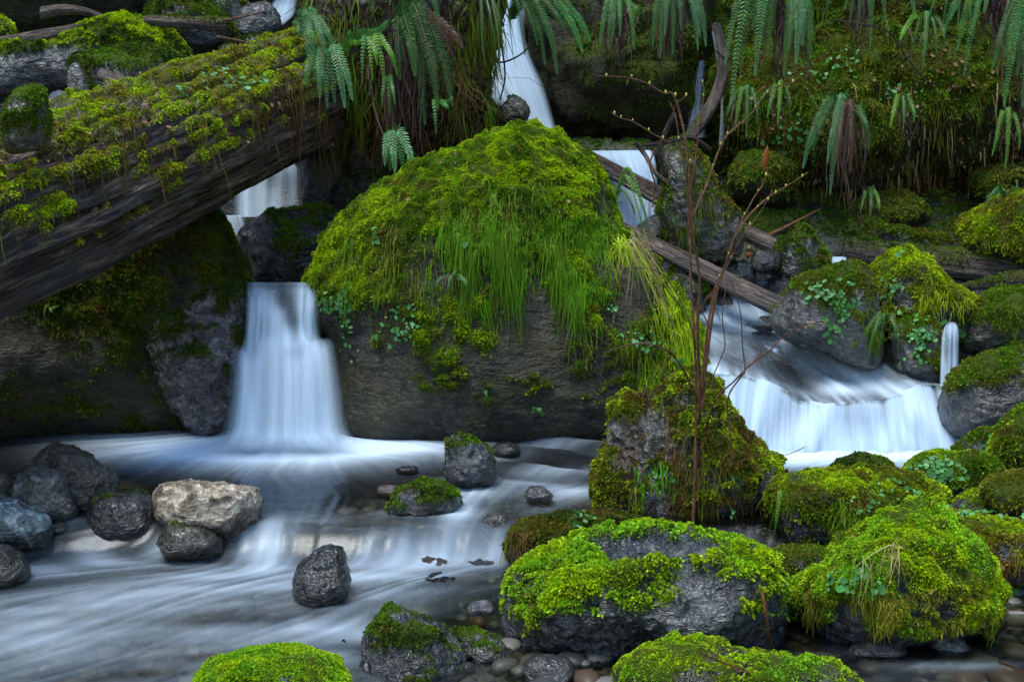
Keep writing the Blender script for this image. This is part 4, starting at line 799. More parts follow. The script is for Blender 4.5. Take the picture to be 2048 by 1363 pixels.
# ================================================================ HANGING MOSS, ROOT THREADS, GRASS
def ribbons(name, paths, wid, cols, mat, parent=None, loc=(0, 0, 0), tip=0.25):
    """paths (n,k,3) world points -> thin camera-neutral crossed-free ribbons as one mesh"""
    n, k, _ = paths.shape
    tg = np.gradient(paths, axis=1); tg = n3(tg)
    rs = np.random.RandomState(n); rv = n3(rs.normal(0, 1, (n, 1, 3))*np.array([.4, 1, .2]))
    sd_ = n3(np.cross(tg, np.broadcast_to(rv, tg.shape)))
    tap = np.linspace(1, tip, k)[None, :, None]*np.asarray(wid).reshape(-1, 1, 1)
    V = np.stack([paths-sd_*tap, paths+sd_*tap], 2).reshape(-1, 3)-np.array(loc)
    b = np.arange(n)[:, None]*2*k+np.arange(k-1)[None, :]*2; b = b.ravel()
    F = np.stack([b, b+1, b+3, b+2], 1)
    C = np.repeat(cols, 2*k, 0)
    return mesh(name, V, F, M[mat], parent, attrs={'Col': C}, smooth=False)
def hang(parent, reg, boxes, n, L0, L1, wid, tone, brown, seed, name='hanging_moss', need_moss=0.0, sway=0.12, k=7, lift=0.015, colfun=None):
    o, V, F, N, m = reg
    rs = np.random.RandomState(seed); px, py = topx(V)
    w = np.zeros(len(V))
    for (x0, y0, x1, y1, h) in boxes: w = np.maximum(w, h*np.exp(-(((px-(x0+x1)/2)/(x1-x0)*2)**4+((py-(y0+y1)/2)/(y1-y0)*2)**4)))
    w = np.where(w > .02, w, 0)
    w = w*(m >= need_moss)*(((CAM-V)*N).sum(1) > 0)
    f, T, bc, _ = scatter(V, F, w, n, rs)
    p = (V[T]*bc[..., None]).sum(1); nn = n3((N[T]*bc[..., None]).sum(1))
    clump = 0.15+1.35*sm(-.15, .5, noise(p*np.array([7, 7, 2.5]), seed)); L = (rs.uniform(L0, L1, n)*clump)[:, None]
    bv = BVHTree.FromPolygons([tuple(v) for v in V], [tuple(f_) for f_ in F])
    P_ = [p+nn*lift*.3]; d = np.stack([rs.normal(0, sway, n), rs.normal(0, sway, n), -np.ones(n)], 1); d = n3(d+nn*.25)
    for i in range(1, k):
        q = P_[-1]+d*L/(k-1)
        d = n3(d+rs.normal(0, sway*.8, (n, 3))+np.array([0, 0, -.25]))
        qq = q.copy()
        for j in range(n):
            h = bv.find_nearest(q[j])
            if h[0] is not None:
                e = (q[j]-np.array(h[0]))@np.array(h[1])
                if e < lift*.5: qq[j] = np.array(h[0])+np.array(h[1])*lift*rs.uniform(.4, 1.1)
        P_.append(qq)
    paths = np.stack(P_, 1)
    col = moss_col(p, rs, tone, brown)
    return tag(ribbons(name, paths, wid*rs.uniform(.6, 1.4, n), np.clip(col, 0, .8), 'moss', parent, tuple(parent.location)), kind='stuff')
PAL['hang'] = (0.10, 0.27, 0.006); PAL['root'] = (0.06, 0.03, 0.018); PAL['straw'] = (0.38, 0.3, 0.13); PAL['rust'] = (.16, .06, .02)
k1 = 'huge domed boulder under a bright green moss cap in the middle of the stream'
hang(B1, REG[k1], [(890, 425, 1190, 500, 1.0), (1180, 430, 1230, 480, .4), (880, 350, 1200, 430, .1)], 2600, .04, .34, .0026, ('hang', 'mid'), .1, 201)
hang(B1, REG[k1], [(900, 470, 1180, 560, 1.0)], 1500, .06, .30, .0026, ('hang', 'mid'), .15, 202)
hang(B1, REG[k1], [(1120, 545, 1230, 600, 1.0), (960, 590, 1010, 620, .6)], 800, .12, .28, .0026, ('hang', 'mid'), .2, 203)
hang(B1, REG[k1], [(1300, 560, 1410, 760, 1.0), (1220, 480, 1290, 540, .5)], 1500, .12, .42, .0026, ('hang', 'bright'), .2, 204)
hang(B1, REG[k1], [(660, 430, 900, 620, 1.0), (1150, 640, 1340, 740, .7), (800, 620, 1000, 700, .4)], 1300, .04, .14, .003, ('mid', 'olive'), .25, 205)
hang(stump, REG['ragged overgrown tree stump on its own rock island carrying a bare shrub'], [(1190, 820, 1560, 1060, 1.0)], 1100, .05, .28, .0024, ('rust', 'olive'), .6, 206, name='root_threads')
hang(stump, REG['ragged overgrown tree stump on its own rock island carrying a bare shrub'], [(1270, 920, 1350, 990, 1.0)], 130, .1, .22, .004, ('hang', 'gold'), .05, 207, name='grass_tuft')
hang(rootm, REG['dark overgrown root plate hung with ferns above the huge boulder'], [(560, 0, 1010, 300, 1.0)], 1600, .1, .5, .0035, ('root', 'olive'), .5, 208, name='root_threads', sway=.45)
hang(rootm, REG['dark overgrown root plate hung with ferns above the huge boulder'], [(900, 0, 1010, 240, 1.0), (560, 20, 800, 260, .6)], 1800, .05, .3, .0045, ('olive', 'mid'), .2, 209)
hang(biglog[0], biglog, [(0, 230, 600, 480, 1.0)], 350, .05, .22, .003, ('olive', 'brown'), .4, 210, need_moss=.4)
hang(biglog[0], biglog, [(420, 120, 650, 260, 1.0)], 500, .1, .4, .0035, ('root', 'brown'), .4, 211, name='root_threads')
hang(lum, REG['leaning mossy grey stump column above the long slanting log'], [(1320, 280, 1480, 520, 1.0)], 500, .05, .25, .003, ('olive', 'mid'), .3, 212)
clr = (cl, CL[0], CL[1], CL[2], mc)
hang(cl, clr, [(1450, 130, 2080, 300, 1.0), (1500, 0, 1900, 130, .6)], 2600, .02, .14, .0035, ('olive', 'mid'), .35, 213)
hang(cl, clr, [(1480, 300, 2080, 470, 1.0)], 1500, .02, .12, .0035, ('olive', 'root'), .5, 214)
hang(cl, clr, [(1550, 150, 2080, 420, 1.0)], 420, .12, .3, .006, ('straw', 'brown'), .4, 215, name='dead_grass')
for nm, bx, n, tn in [('brightest moss mound with straw grass blades in the right foreground', (1620, 1180, 1970, 1260, 1.), 1500, ('gold', 'olive')),
                  ('wide rounded boulder thickly covered in moss right of the stump island', (1540, 990, 1860, 1090, 1.), 1500, ('olive', 'mid')),
                  ('long moss-covered boulder at the right edge behind the brightest moss mound', (1850, 1060, 2048, 1150, 1.), 700, ('gold', 'brown')),
                  ('tall rounded moss mound between the leafy rock and the narrow right fall', (1740, 540, 1950, 680, 1.), 1400, ('olive', 'bright')),
                  ('grey rock with a leafy moss front above the gliding water of the right cascade', (1560, 600, 1760, 720, 1.), 700, ('olive', 'mid')),
                  ('bright yellow-green moss mound at the right edge under the gorge wall', (1920, 430, 2048, 520, 1.), 500, ('gold', 'olive')),
                  ('dark brownish moss rock behind the spotted grey boulder', (1020, 1040, 1290, 1120, 1.), 800, ('brown', 'olive')),
                  ('bright shaggy moss rock at the right edge beside the wet boulder', (1990, 860, 2048, 960, 1.), 500, ('bright', 'olive')),
                  ('rounded dark rock with a mossy top right of the narrow fall', (1908, 600, 2048, 700, 1.), 400, ('olive', 'mid'))]:
    rg = REG[nm]; hang(rg[0], rg, [bx], n, .02, .085, .0022, tn, .25, 230+n, need_moss=.15, sway=.3, k=5)

def blades(parent, root_px, D, tips, wid, colname, name='grass_tuft', seed=1, rise=.05, jit=.02, per=4):
    rs = np.random.RandomState(seed); paths = []
    a = P(root_px[0], root_px[1], D)
    for t in tips:
        for j in range(per):
            b = P(t[0], t[1], D-.06)+rs.normal(0, jit, 3); a2 = a+rs.normal(0, jit*.8, 3)
            c = (a2+b)/2+np.array([0, -.02, rise])+rs.normal(0, jit*.5, 3)
            tt = np.linspace(0, 1, 8)[:, None]; paths.append(a2*(1-tt)**2+2*c*tt*(1-tt)+b*tt**2)
    paths = np.array(paths); cols = np.array([PAL[colname]])*rs.uniform(.6, 1.3, (len(paths), 1))
    return tag(ribbons(name, paths, np.full(len(paths), wid), cols, 'leaf', parent, tuple(parent.location)), kind='stuff')
BM = REG['brightest moss mound with straw grass blades in the right foreground'][0]
blades(BM, (1790, 1098), 3.72, [(1775, 1170), (1790, 1175), (1760, 1160), (1800, 1168), (1730, 1145)], .0022, 'straw', seed=1, per=3)
blades(BM, (1725, 1110), 3.75, [(1705, 1170), (1698, 1200), (1720, 1190)], .002, 'hang', seed=2, per=3)
blades(BM, (1745, 1120), 3.74, [(1730, 1190), (1720, 1205)], .002, 'straw', seed=3, per=3)
blades(B1, (1268, 478), 6.55, [(1300, 600), (1340, 620), (1320, 560), (1350, 690), (1225, 560), (1255, 600)], .0028, 'straw', seed=4, per=5, jit=.04)
blades(B1, (1240, 480), 6.5, [(1215, 530), (1235, 540), (1258, 530), (1270, 520)], .003, 'bright', seed=5, per=10, jit=.03)
blades(BM, (1880, 1170), 3.8, [(1895, 1200), (1888, 1225), (1870, 1215)], .002, 'hang', seed=6, per=2)

# ================================================================ FERNS
def frond_mesh(name, path, wmax, col, parent, seed, npn=34, facing=None, dead=False, loc=(0, 0, 0), shape='sword'):
    rs = np.random.RandomState(seed)
    t = np.linspace(0.06, 1, npn); pts = catmull(path, 60)
    tt = np.linspace(0, 1, 60)
    p = np.stack([np.interp(t, tt, pts[:, i]) for i in range(3)], 1)
    tg = n3(np.gradient(p, axis=0))
    fc = facing if facing is not None else n3(CAM-p.mean(0)+np.array([0, 0, .8]))
    sd_ = n3(np.cross(tg, fc)); nr = n3(np.cross(sd_, tg))
    prof = np.clip(np.sin(np.pi*np.clip(t*0.93+.05, 0, 1)**.62), 0, 1)**.65 if shape == 'sword' else (1-t)**.7
    Vs, Fs, Cs = [], [], []
    for s in (-1, 1):
        ln = wmax*prof*rs.uniform(.85, 1.1, npn)
        step = np.linalg.norm(p[1]-p[0])
        ww = step*.42
        dirv = n3(sd_*s+tg*.38+nr*rs.normal(0, .12, (npn, 1))-np.array([0, 0, .12]))
        base = p
        q1 = base+dirv*ln[:, None]*.35+tg*ww; q2 = base+dirv*ln[:, None]*.35-tg*ww
        q3 = base+dirv*ln[:, None]*.75+tg*ww*.8-nr*ln[:, None]*.08; q4 = base+dirv*ln[:, None]*.75-tg*ww*.45-nr*ln[:, None]*.08
        tip = base+dirv*ln[:, None]+tg*ww*.9-nr*ln[:, None]*.2
        b0 = base-tg*ww*.5
        vv = np.stack([b0, q2, q4, tip, q3, q1], 1).reshape(-1, 3)
        i = np.arange(npn)[:, None]*6+len(Vs)*0
        off = sum(len(x) for x in Vs)
        Fs.append(np.concatenate([off+i+np.array([0, 1, 2, 5]), off+i+np.array([5, 2, 4, 4])], 0)[:npn])
        Fs.append(off+i+np.array([5, 2, 3, 4])); Vs.append(vv)
        cc = np.array(col)*rs.uniform(.75, 1.2, (npn, 1)); Cs.append(np.repeat(cc, 6, 0))
    # rachis
    k = 24; pr = np.stack([np.interp(np.linspace(0, 1, k), tt, pts[:, i]) for i in range(3)], 1)
    sdr = n3(np.cross(n3(np.gradient(pr, axis=0)), fc)); wd_ = np.linspace(.0035, .001, k)[:, None]
    off = sum(len(x) for x in Vs); Vs.append(np.stack([pr-sdr*wd_, pr+sdr*wd_], 1).reshape(-1, 3)+fc*.001)
    b = off+np.arange(k-1)*2; Fs.append(np.stack([b, b+1, b+3, b+2], 1))
    Cs.append(np.repeat(np.array([[.12, .13, .03]]) if not dead else np.array([[.1, .05, .03]]), 2*k, 0))
    V = np.concatenate(Vs); F = np.concatenate(Fs)
    F = F[(F[:, 2] != F[:, 3])]
    return mesh(name, V-np.array(loc), F, M['leaf'], parent, attrs={'Col': np.concatenate(Cs)}, smooth=False)
GR = (.045, .21, .035); GD = (.022, .11, .015); GB = (.075, .24, .085); DEAD = (.11, .05, .03); YG = (.11, .32, .02)
def fern(label, crown, D, tips, w=.045, cols=(GR, GD, GB), seed=1, skirt=0, skl=110, arch=.1, fwd=.25, npn=34, cat='fern', shape='sword', dead=()):
    rs = np.random.RandomState(seed)
    c = P(crown[0], crown[1], D); root = tag(empty('fern', c), label, cat)
    for i, t in enumerate(tips):
        b = P(t[0], t[1], D-fwd*rs.uniform(.5, 1.2)); L_ = np.linalg.norm(b-c)
        lat = (b-c)*np.array([1, 1, 0])
        p1 = c+lat*.38+np.array([0, -.02, arch*L_*2+.12*max(0, c[2]-b[2])]); p2 = c+lat*.82+np.array([0, -.03, (b[2]-c[2])*.42+arch*L_*.8])
        isd = i in dead
        col = DEAD if isd else cols[rs.randint(len(cols))]
        n = int(np.clip(npn*1.6*L_/.45, 18, 64))
        frond_mesh('frond', np.array([c, p1, p2, b]), w*(.8 if isd else 1)*rs.uniform(.85, 1.1)*min(1, .4+L_)*.85, np.array(col)*rs.uniform(.85, 1.2), root, seed*31+i, npn=n, dead=isd, loc=c, shape=shape)
    if skirt:
        paths = []
        for j in range(skirt):
            a = c+rs.normal(0, 1, 3)*np.array([.06, .04, .03]); L_ = skl/FK*D*rs.uniform(.5, 1.1)
            pts = [a]
            for k in range(7): pts.append(pts[-1]+np.array([rs.normal(0, .012), rs.normal(-.004, .01), -L_/7]))
            paths.append(pts)
        paths = np.array(paths); cc = np.array([(.075, .04, .03)])*rs.uniform(.4, 1.7, (skirt, 1))
        tag(ribbons('dead_fronds', paths, rs.uniform(.003, .010, skirt), cc, 'leaf', root, tuple(c)), kind='stuff')
    return root
fern('sword fern with silvery hanging fronds alone in the middle of the gorge wall', (1692, 240), 8.35, [(1606, 335), (1655, 325), (1738, 300), (1660, 388), (1625, 300), (1735, 265), (1672, 320), (1700, 345), (1685, 350)], w=.055, seed=1, skirt=36, skl=140, dead=(6, 7, 8), cols=(GB, GR, GD))
fern('fern with short curled fronds right above the dark overhanging rock, left of its neighbour', (1235, 22), 8.7, [(1200, 92), (1216, 95), (1240, 70), (1268, 98), (1278, 28), (1225, 80)], w=.05, seed=2, skirt=50, skl=110, cols=(GB, GR))
fern('fern with drooping fronds at the top above the thin falls in the cleft', (1340, -10), 8.7, [(1305, 92), (1320, 115), (1345, 108), (1362, 60), (1400, 72), (1396, 100), (1412, 92), (1330, 70)], w=.055, seed=3, skirt=60, skl=130, cols=(GB, GR))
fern('large fern with the longest green fronds right of the cleft', (1560, -40), 8.4, [(1510, 150), (1535, 112), (1462, 205), (1480, 150), (1450, 130), (1505, 60), (1520, 90), (1545, 60)], w=.065, seed=4, skirt=34, skl=190, cols=(GR, GB, GD))
fern('fern with three straight hanging fronds beside the longest fronds', (1592, 20), 8.35, [(1568, 152), (1592, 128), (1620, 118), (1578, 100), (1604, 90)], w=.06, seed=5, skirt=30, skl=130, cols=(GB, GR))
fern('fern at the top edge with a loose brown skirt, above the lone sword fern', (1720, -30), 8.4, [(1608, 30), (1650, 28), (1715, 62), (1740, 100), (1830, 25), (1690, 20), (1770, 45), (1700, 40)], w=.05, seed=6, skirt=40, skl=130)
fern('fern with arching fronds at the upper right of the gorge wall', (1995, -20), 8.0, [(1886, 72), (1914, 100), (1928, 150), (1968, 25), (1900, 40), (1945, 60)], w=.055, seed=7, cols=(GB, GR), skirt=60, skl=120)
fern('fern with long vertical fronds at the right edge of the gorge wall', (2050, 45), 7.9, [(1985, 140), (2008, 212), (2035, 150), (2045, 215), (2010, 110), (2028, 90), (2060, 130), (2075, 190)], w=.06, seed=8, skirt=40, skl=170, cols=(GR, GD, GB))
fern('small upright fern beside the bright moss mound at the right edge', (2010, 405), 8.2, [(1966, 412), (1990, 408), (2034, 360), (1985, 385), (2005, 375), (1972, 395)], w=.03, seed=9, arch=.25, fwd=.1)
fern('little green fern high on the dark part of the gorge wall', (1905, 335), 8.9, [(1925, 322), (1915, 318), (1898, 322)], w=.02, seed=10, fwd=.1)
fern('large fern with long speckled fronds hanging in the centre of the root plate', (795, 70), 7.65, [(850, 248), (876, 218), (905, 212), (830, 150), (905, 110), (870, 150), (925, 95), (800, 160)], w=.075, seed=11, dead=(4, 5, 6), skirt=80, skl=230, cols=(GD, (.04, .15, .02)))
fern('fern frond cluster at the top of the root plate above the speckled fern', (790, -60), 7.6, [(808, 52), (780, 10), (850, 40), (745, 20), (880, 60)], w=.06, seed=12, cols=(GD, GR))
fern('fern with fronds rising left and right on the left side of the root plate', (680, 110), 7.6, [(775, 42), (660, 125), (640, 60), (700, 60), (725, 80)], w=.045, seed=13, arch=.12, cols=(GR, YG))
fern('feathery bluish fern at the end of the fallen log', (610, 60), 7.5, [(590, 50), (600, 75), (640, 170), (620, 150), (650, 105), (600, 20), (665, 90), (625, 95)], w=.06, seed=14, cols=(GB, GR))
fern('feathery fern with hanging sprays below the end of the fallen log', (650, 130), 7.45, [(612, 175), (640, 195), (655, 215), (670, 205), (690, 215), (705, 200), (630, 160)], w=.06, seed=15, cols=(GR, GB), npn=26)
fern('bright green spray of fern in the middle left of the root plate', (735, 100), 7.4, [(725, 165), (745, 160), (790, 125), (770, 165), (755, 130), (795, 150)], w=.045, seed=16, cols=(YG, GR), npn=24)
fern('small spray of fern dangling under the middle of the root plate', (775, 175), 7.45, [(765, 215), (780, 228), (790, 208)], w=.035, seed=17, cols=(GR,), npn=22)
fern('single fan of fern hanging just above the left shoulder of the huge boulder', (780, 290), 7.3, [(770, 330), (790, 343), (826, 338), (808, 345), (780, 340)], w=.06, seed=18, cols=(GB, GR), npn=22)
fern('small fern spray low on the right side of the root plate', (868, 220), 7.5, [(872, 268), (905, 195), (895, 215)], w=.04, seed=19, cols=(GR,), npn=24)
fern('fern with fronds reaching right across the tall gorge waterfall', (1018, 45), 8.6, [(1090, 130), (1115, 148), (1180, 82), (1165, 105), (1130, 62), (1050, 110), (1105, 100), (1075, 90), (1150, 70)], w=.05, seed=20, arch=.18, cols=(GR, GD))
fern('thin dark fern strands at the right border of the root plate', (960, 20), 7.8, [(985, 95), (1000, 120), (965, 110), (985, 60), (1005, 80)], w=.03, seed=21, cols=(GD, (.06, .09, .02)))
fern('tiny fern with reddish old leaves on the front of the huge boulder', (908, 560), 6.42, [(868, 572), (895, 592), (938, 582), (910, 535), (928, 560), (940, 570), (885, 600), (905, 610)], w=.028, seed=22, fwd=.06, dead=(6, 7), cols=(GB, GR), npn=30)
fern('single fern frond hanging on the left side of the wide moss boulder', (1562, 1000), 4.6, [(1547, 1075)], w=.025, seed=23, fwd=.05, cols=(YG,), npn=60)
fern('airy fern with thin fronds between the boulder top and the leaning stump', (1225, 412), 7.2, [(1285, 470), (1295, 455), (1245, 405), (1270, 430), (1300, 490)], w=.022, seed=24, arch=.3, fwd=.1, cols=(YG, GR))
fern('dark glossy fern hanging in the gap between the leafy rock and the moss mound', (1770, 640), 6.75, [(1740, 690), (1735, 720), (1795, 705), (1790, 680), (1755, 710), (1725, 675), (1750, 660)], w=.04, seed=25, arch=.05, fwd=.1, cols=((.03, .17, .015), GD))
fern('small fern tucked under the fallen log on the shaded boulder', (100, 618), 6.3, [(92, 645), (108, 625), (118, 610)], w=.02, seed=26, fwd=.04, cols=(YG,))

for i_, (lab, cr, DD_, tp) in enumerate([
 ('small fern drooping from the mossy ledge left of the lone sword fern', (1560, 190), 8.4, [(1535, 235), (1555, 250), (1580, 232), (1520, 205)]),
 ('little fern on the ledge right of the lone sword fern', (1800, 215), 8.3, [(1780, 255), (1805, 265), (1828, 245)]),
 ('fern with yellowing fronds high on the gorge wall left of the upper right fern', (1850, 60), 8.3, [(1820, 120), (1845, 140), (1872, 115), (1800, 80), (1890, 90)]),
 ('dark fern deep under the ledge at the right edge', (2010, 250), 8.4, [(1985, 310), (2010, 335), (2038, 300)]),
 ('small fern hanging over the cleft edge below the longest fronds', (1490, 200), 8.5, [(1470, 260), (1492, 275), (1515, 250), (1455, 230)]),
 ('fern with old fronds near the top right corner', (1905, -30), 8.0, [(1860, 30), (1885, 55), (1915, 60), (1940, 35), (1870, 5)]),
 ('tiny fern low on the wall above the moss ridge', (1735, 395), 8.5, [(1720, 425), (1740, 432), (1758, 420)])]):
    fern(lab, cr, DD_, tp, w=.04, seed=60+i_, cols=(GR, GD, YG), skirt=10, skl=70)
# ---- leafy ground plants: clusters of small round leaves
def leaves(label, boxes, regk, n, size, seed, cols=((.07, .24, .05), (.10, .30, .10), (.05, .16, .03)), name='clover_plant', cat='plant', reg=None):
    rg = reg or REG[regk]; _, V, F, N, m = rg; rs = np.random.RandomState(seed); px, py = topx(V)
    w = np.zeros(len(V))
    for (cx, cy, rx, ry) in boxes: w = np.maximum(w, np.exp(-(((px-cx)/rx)**2+((py-cy)/ry)**2)*1.5)*((np.abs(px-cx) < rx*1.6) & (np.abs(py-cy) < ry*1.6)))
    w = w*(((CAM-V)*N).sum(1) > 0)
    f, T, bc, _ = scatter(V, F, w, n, rs)
    p = (V[T]*bc[..., None]).sum(1); nn = n3((N[T]*bc[..., None]).sum(1))
    c0 = p.mean(0); d = n3(nn+rs.normal(0, .35, (n, 3))+np.array([0, -.2, .3])); p2 = p+nn*(.018+.02*rs.random((n, 1)))
    a = n3(np.cross(d, rs.normal(0, 1, (n, 3)))); b = np.cross(d, a); s = size*rs.uniform(.5, 1.3, (n, 1))
    K = 8; vs = [p2]
    for j in range(K):
        th = 2*np.pi*j/K; r = s*(1.0 if j != 0 else .45)*(1+.12*math.cos(3*th))
        vs.append(p2+(a*math.cos(th)+b*math.sin(th))*r+d*s*.18)
    V2 = np.stack(vs, 1).reshape(-1, 3); i = np.arange(n)[:, None]*(K+1)
    F2 = np.concatenate([i+np.array([0, 1+j, 1+(j+1) % K]) for j in range(K)])
    cc = np.array(cols)[rs.randint(len(cols), size=n)]*rs.uniform(.7, 1.3, (n, 1))
    root = tag(empty(name, c0), label, cat)
    tag(mesh('leaves', V2-c0, F2, M['leaf'], root, attrs={'Col': np.repeat(cc, K+1, 0)}), kind='stuff')
    paths = np.stack([p-nn*.005, (p+p2)/2+rs.normal(0, .004, (n, 3)), p2], 1)
    tag(ribbons('stems', paths, np.full(n, .0012), np.full((n, 3), .06)*np.array([1, 1.6, .5]), 'leaf', root, tuple(c0)), kind='stuff')
lf = [('patch of round-leaved plants on the left bulge of the huge boulder', [(675, 605, 35, 22)], k1, 60, .013),
 ('trailing round leaves below the left moss of the huge boulder', [(800, 650, 40, 45), (700, 640, 14, 40), (715, 710, 12, 12)], k1, 90, .012),
 ('tiny pair of round leaves low on the face of the huge boulder', [(1073, 818, 10, 7), (897, 712, 5, 4), (970, 783, 7, 4)], k1, 16, .011),
 ('pale green leaves on the right face of the huge boulder', [(1280, 680, 28, 15), (1222, 625, 8, 16), (1350, 720, 15, 12)], k1, 55, .013),
 ('lone blue-green leaves in the moss left of the boulder top', [(757, 478, 8, 10), (930, 485, 10, 4)], k1, 12, .015),
 ('thick mat of pale leaves on the front of the leafy grey rock', [(1650, 590, 35, 22), (1690, 620, 18, 35), (1665, 660, 14, 25)], 'grey rock with a leafy moss front above the gliding water of the right cascade', 110, .015),
 ('clover on top of the tall moss mound', [(1795, 570, 14, 12), (1785, 595, 12, 8), (1808, 515, 10, 5)], 'tall rounded moss mound between the leafy rock and the narrow right fall', 36, .013),
 ('clover patch at the lower edge of the tall moss mound', [(1840, 650, 40, 22), (1800, 630, 20, 12)], 'tall rounded moss mound between the leafy rock and the narrow right fall', 60, .014),
 ('clover trailing down the upright rock under the moss mound', [(1840, 680, 35, 25), (1835, 715, 18, 20)], 'upright rock with clover leaves standing below the tall moss mound', 80, .013),
 ('few round leaves on the rock right of the narrow fall', [(1930, 665, 10, 10)], 'rounded dark rock with a mossy top right of the narrow fall', 10, .015),
 ('clover growing thick on the left of the low rock by the pool', [(1870, 950, 40, 22)], 'low moss rock covered in clover leaves at the right of the pool', 110, .013),
 ('clover leaves on the mossy patches of the grey rock below the cascade', [(1975, 900, 25, 18)], 'grey rock with mossy patches below the right end of the cascade', 40, .012),
 ('green lobed leaves on the left flank of the brightest moss mound', [(1700, 1165, 35, 12), (1745, 1170, 15, 10)], 'brightest moss mound with straw grass blades in the right foreground', 26, .014),
 ('sparse leaves on the right side of the wide moss boulder', [(1730, 1010, 30, 20), (1790, 985, 30, 15)], 'wide rounded boulder thickly covered in moss right of the stump island', 36, .009),
 ('light leaves on top of the brownish moss rock', [(1165, 1050, 20, 12)], 'dark brownish moss rock behind the spotted grey boulder', 18, .012),
 ('clover between the pale grey rock and the long mossy boulder', [(1940, 1035, 60, 10), (2030, 1045, 40, 8)], 'long moss-covered boulder at the right edge behind the brightest moss mound', 50, .011),
 ('leaves among the roots of the stump island', [(1460, 960, 14, 10), (1460, 1020, 10, 10), (1335, 950, 20, 20)], 'ragged overgrown tree stump on its own rock island carrying a bare shrub', 26, .011)]
for i, (lab, bx, rk, n, sz) in enumerate(lf): leaves(lab, bx, rk, n, sz, 300+i)
leaves('bright little leaves along the mossy ledge of the gorge wall', [(1650, 150, 60, 14), (1600, 280, 60, 40), (1780, 185, 30, 10), (1860, 190, 14, 8), (1690, 120, 20, 15)], None, 120, .016, 330, reg=clr)
leaves('faint small leaves dotted over the dark overhanging rock', [(1240, 190, 60, 50), (1260, 170, 90, 20)], 'massive dark overhanging rock right of the tall gorge waterfall', 40, .013, 331)
leaves('light green leaves in the moss on the far end of the fallen log', [(470, 165, 60, 20), (380, 200, 40, 12)], None, 60, .016, 332, reg=biglog)
leaves('green lobed leaves spilling over the right edge by the trickle', [(1990, 1180, 40, 20)], 'long moss-covered boulder at the right edge behind the brightest moss mound', 30, .02, 333, cols=((.03, .16, .03), (.05, .22, .06)))

BR = ((.20, .11, .04), (.28, .17, .07), (.14, .07, .03))
leaves('brown fallen leaves scattered over the moss cap of the huge boulder', [(1080, 400, 100, 60), (960, 350, 90, 40), (800, 450, 80, 60)], k1, 22, .010, 340, cols=((.10, .055, .02), (.16, .09, .035)), name='dead_leaves', cat='leaves')
leaves('brown leaf litter on the moss of the fallen log', [(330, 230, 200, 60), (120, 320, 120, 50)], None, 60, .012, 341, cols=BR, name='dead_leaves', cat='leaves', reg=biglog)
leaves('withered leaves and litter caught on the gorge wall ledge', [(1850, 150, 120, 60), (1600, 250, 120, 60), (1950, 300, 90, 60)], None, 110, .016, 342, cols=BR, name='dead_leaves', cat='leaves', reg=clr)
leaves('few brown leaves on the brightest moss mound', [(1800, 1150, 120, 60)], 'brightest moss mound with straw grass blades in the right foreground', 16, .011, 343, cols=BR, name='dead_leaves', cat='leaves')
# ================================================================ BARE SHRUB
def tube(name, path, r0, r1, parent, loc, mat='twig', k=None, ns=7):
    k = k or max(8, len(path)*7); p = catmull(path, k); tg = n3(np.gradient(p, axis=0))
    s1 = n3(np.cross(tg, [0.13, 1, .05])); s2 = np.cross(tg, s1); r = np.linspace(r0, r1*1.35, k)[:, None]
    r = r*(1+.15*noise(np.stack([np.arange(k)*.7, np.zeros(k), np.full(k, r0*999)], 1), 3))[:, None]
    th = np.linspace(0, 2*np.pi, ns, endpoint=False)
    V = np.concatenate([(p+s1*r*math.cos(a)+s2*r*math.sin(a))[:, None] for a in th], 1).reshape(-1, 3)
    F = gridF(ns, k, True)
    le = np.repeat(np.cumsum(np.linalg.norm(np.gradient(p, axis=0), axis=1)), ns)
    return mesh(name, V-np.array(loc), F, M[mat], parent, attrs={'ga': np.tile(th, k)*r0, 'gl': le, 'gr': np.zeros(len(V)), 'moss': np.zeros(len(V))}), p
def bud_mat():
    b = NB('yellow_bud'); s = b.n('ShaderNodeBsdfPrincipled', Roughness=.4); s.inputs['Base Color'].default_value = (.42, .38, .06, 1); return b.surf(s.outputs[0])
M['bud'] = bud_mat()
shr0 = P(1388, 800, 5.05)
shrub = tag(empty('bare_shrub', shr0), 'bare reddish shrub with yellow buds growing out of the stump island', 'shrub')
def W3(pts):  # (px,py,dist)
    return np.array([P(a, b, d) for a, b, d in pts])
rsb = np.random.RandomState(5)
def branch(pts, r0, r1, buds=0, par=None):
    o, p = tube('branch', W3(pts), r0, r1, par or shrub, shr0)
    if buds:
        vs, fs = [], []; d, F = ico(1); n = len(p)
        for j in range(buds):
            i = int(n*(.25+.75*(j+.5)/buds)); i = min(i, n-1); s = .0045*rsb.uniform(.7, 1.3)
            vs.append(d*np.array([s, s, s*1.9])+p[i]+rsb.normal(0, .003, 3)+np.array([0, 0, .004])-shr0); fs.append(F+j*len(d))
        mesh('buds', np.concatenate(vs), np.concatenate(fs), M['bud'], o)['kind'] = 'stuff'
    return o
branch([(1384, 1085, 4.85), (1388, 1000, 4.9), (1392, 850, 4.98), (1390, 700, 5.0), (1382, 560, 5.0), (1378, 440, 5.0), (1374, 380, 5.02), (1362, 300, 5.05), (1350, 230, 5.05), (1338, 200, 5.05)], .007, .0025, 6)
branch([(1400, 840, 5.0), (1398, 740, 4.98), (1395, 640, 4.95), (1400, 560, 4.95), (1385, 460, 4.93), (1378, 330, 4.9), (1365, 250, 4.9), (1347, 190, 4.9), (1325, 185, 4.9), (1290, 165, 4.88), (1250, 155, 4.88), (1195, 152, 4.85)], .008, .0022, 9)
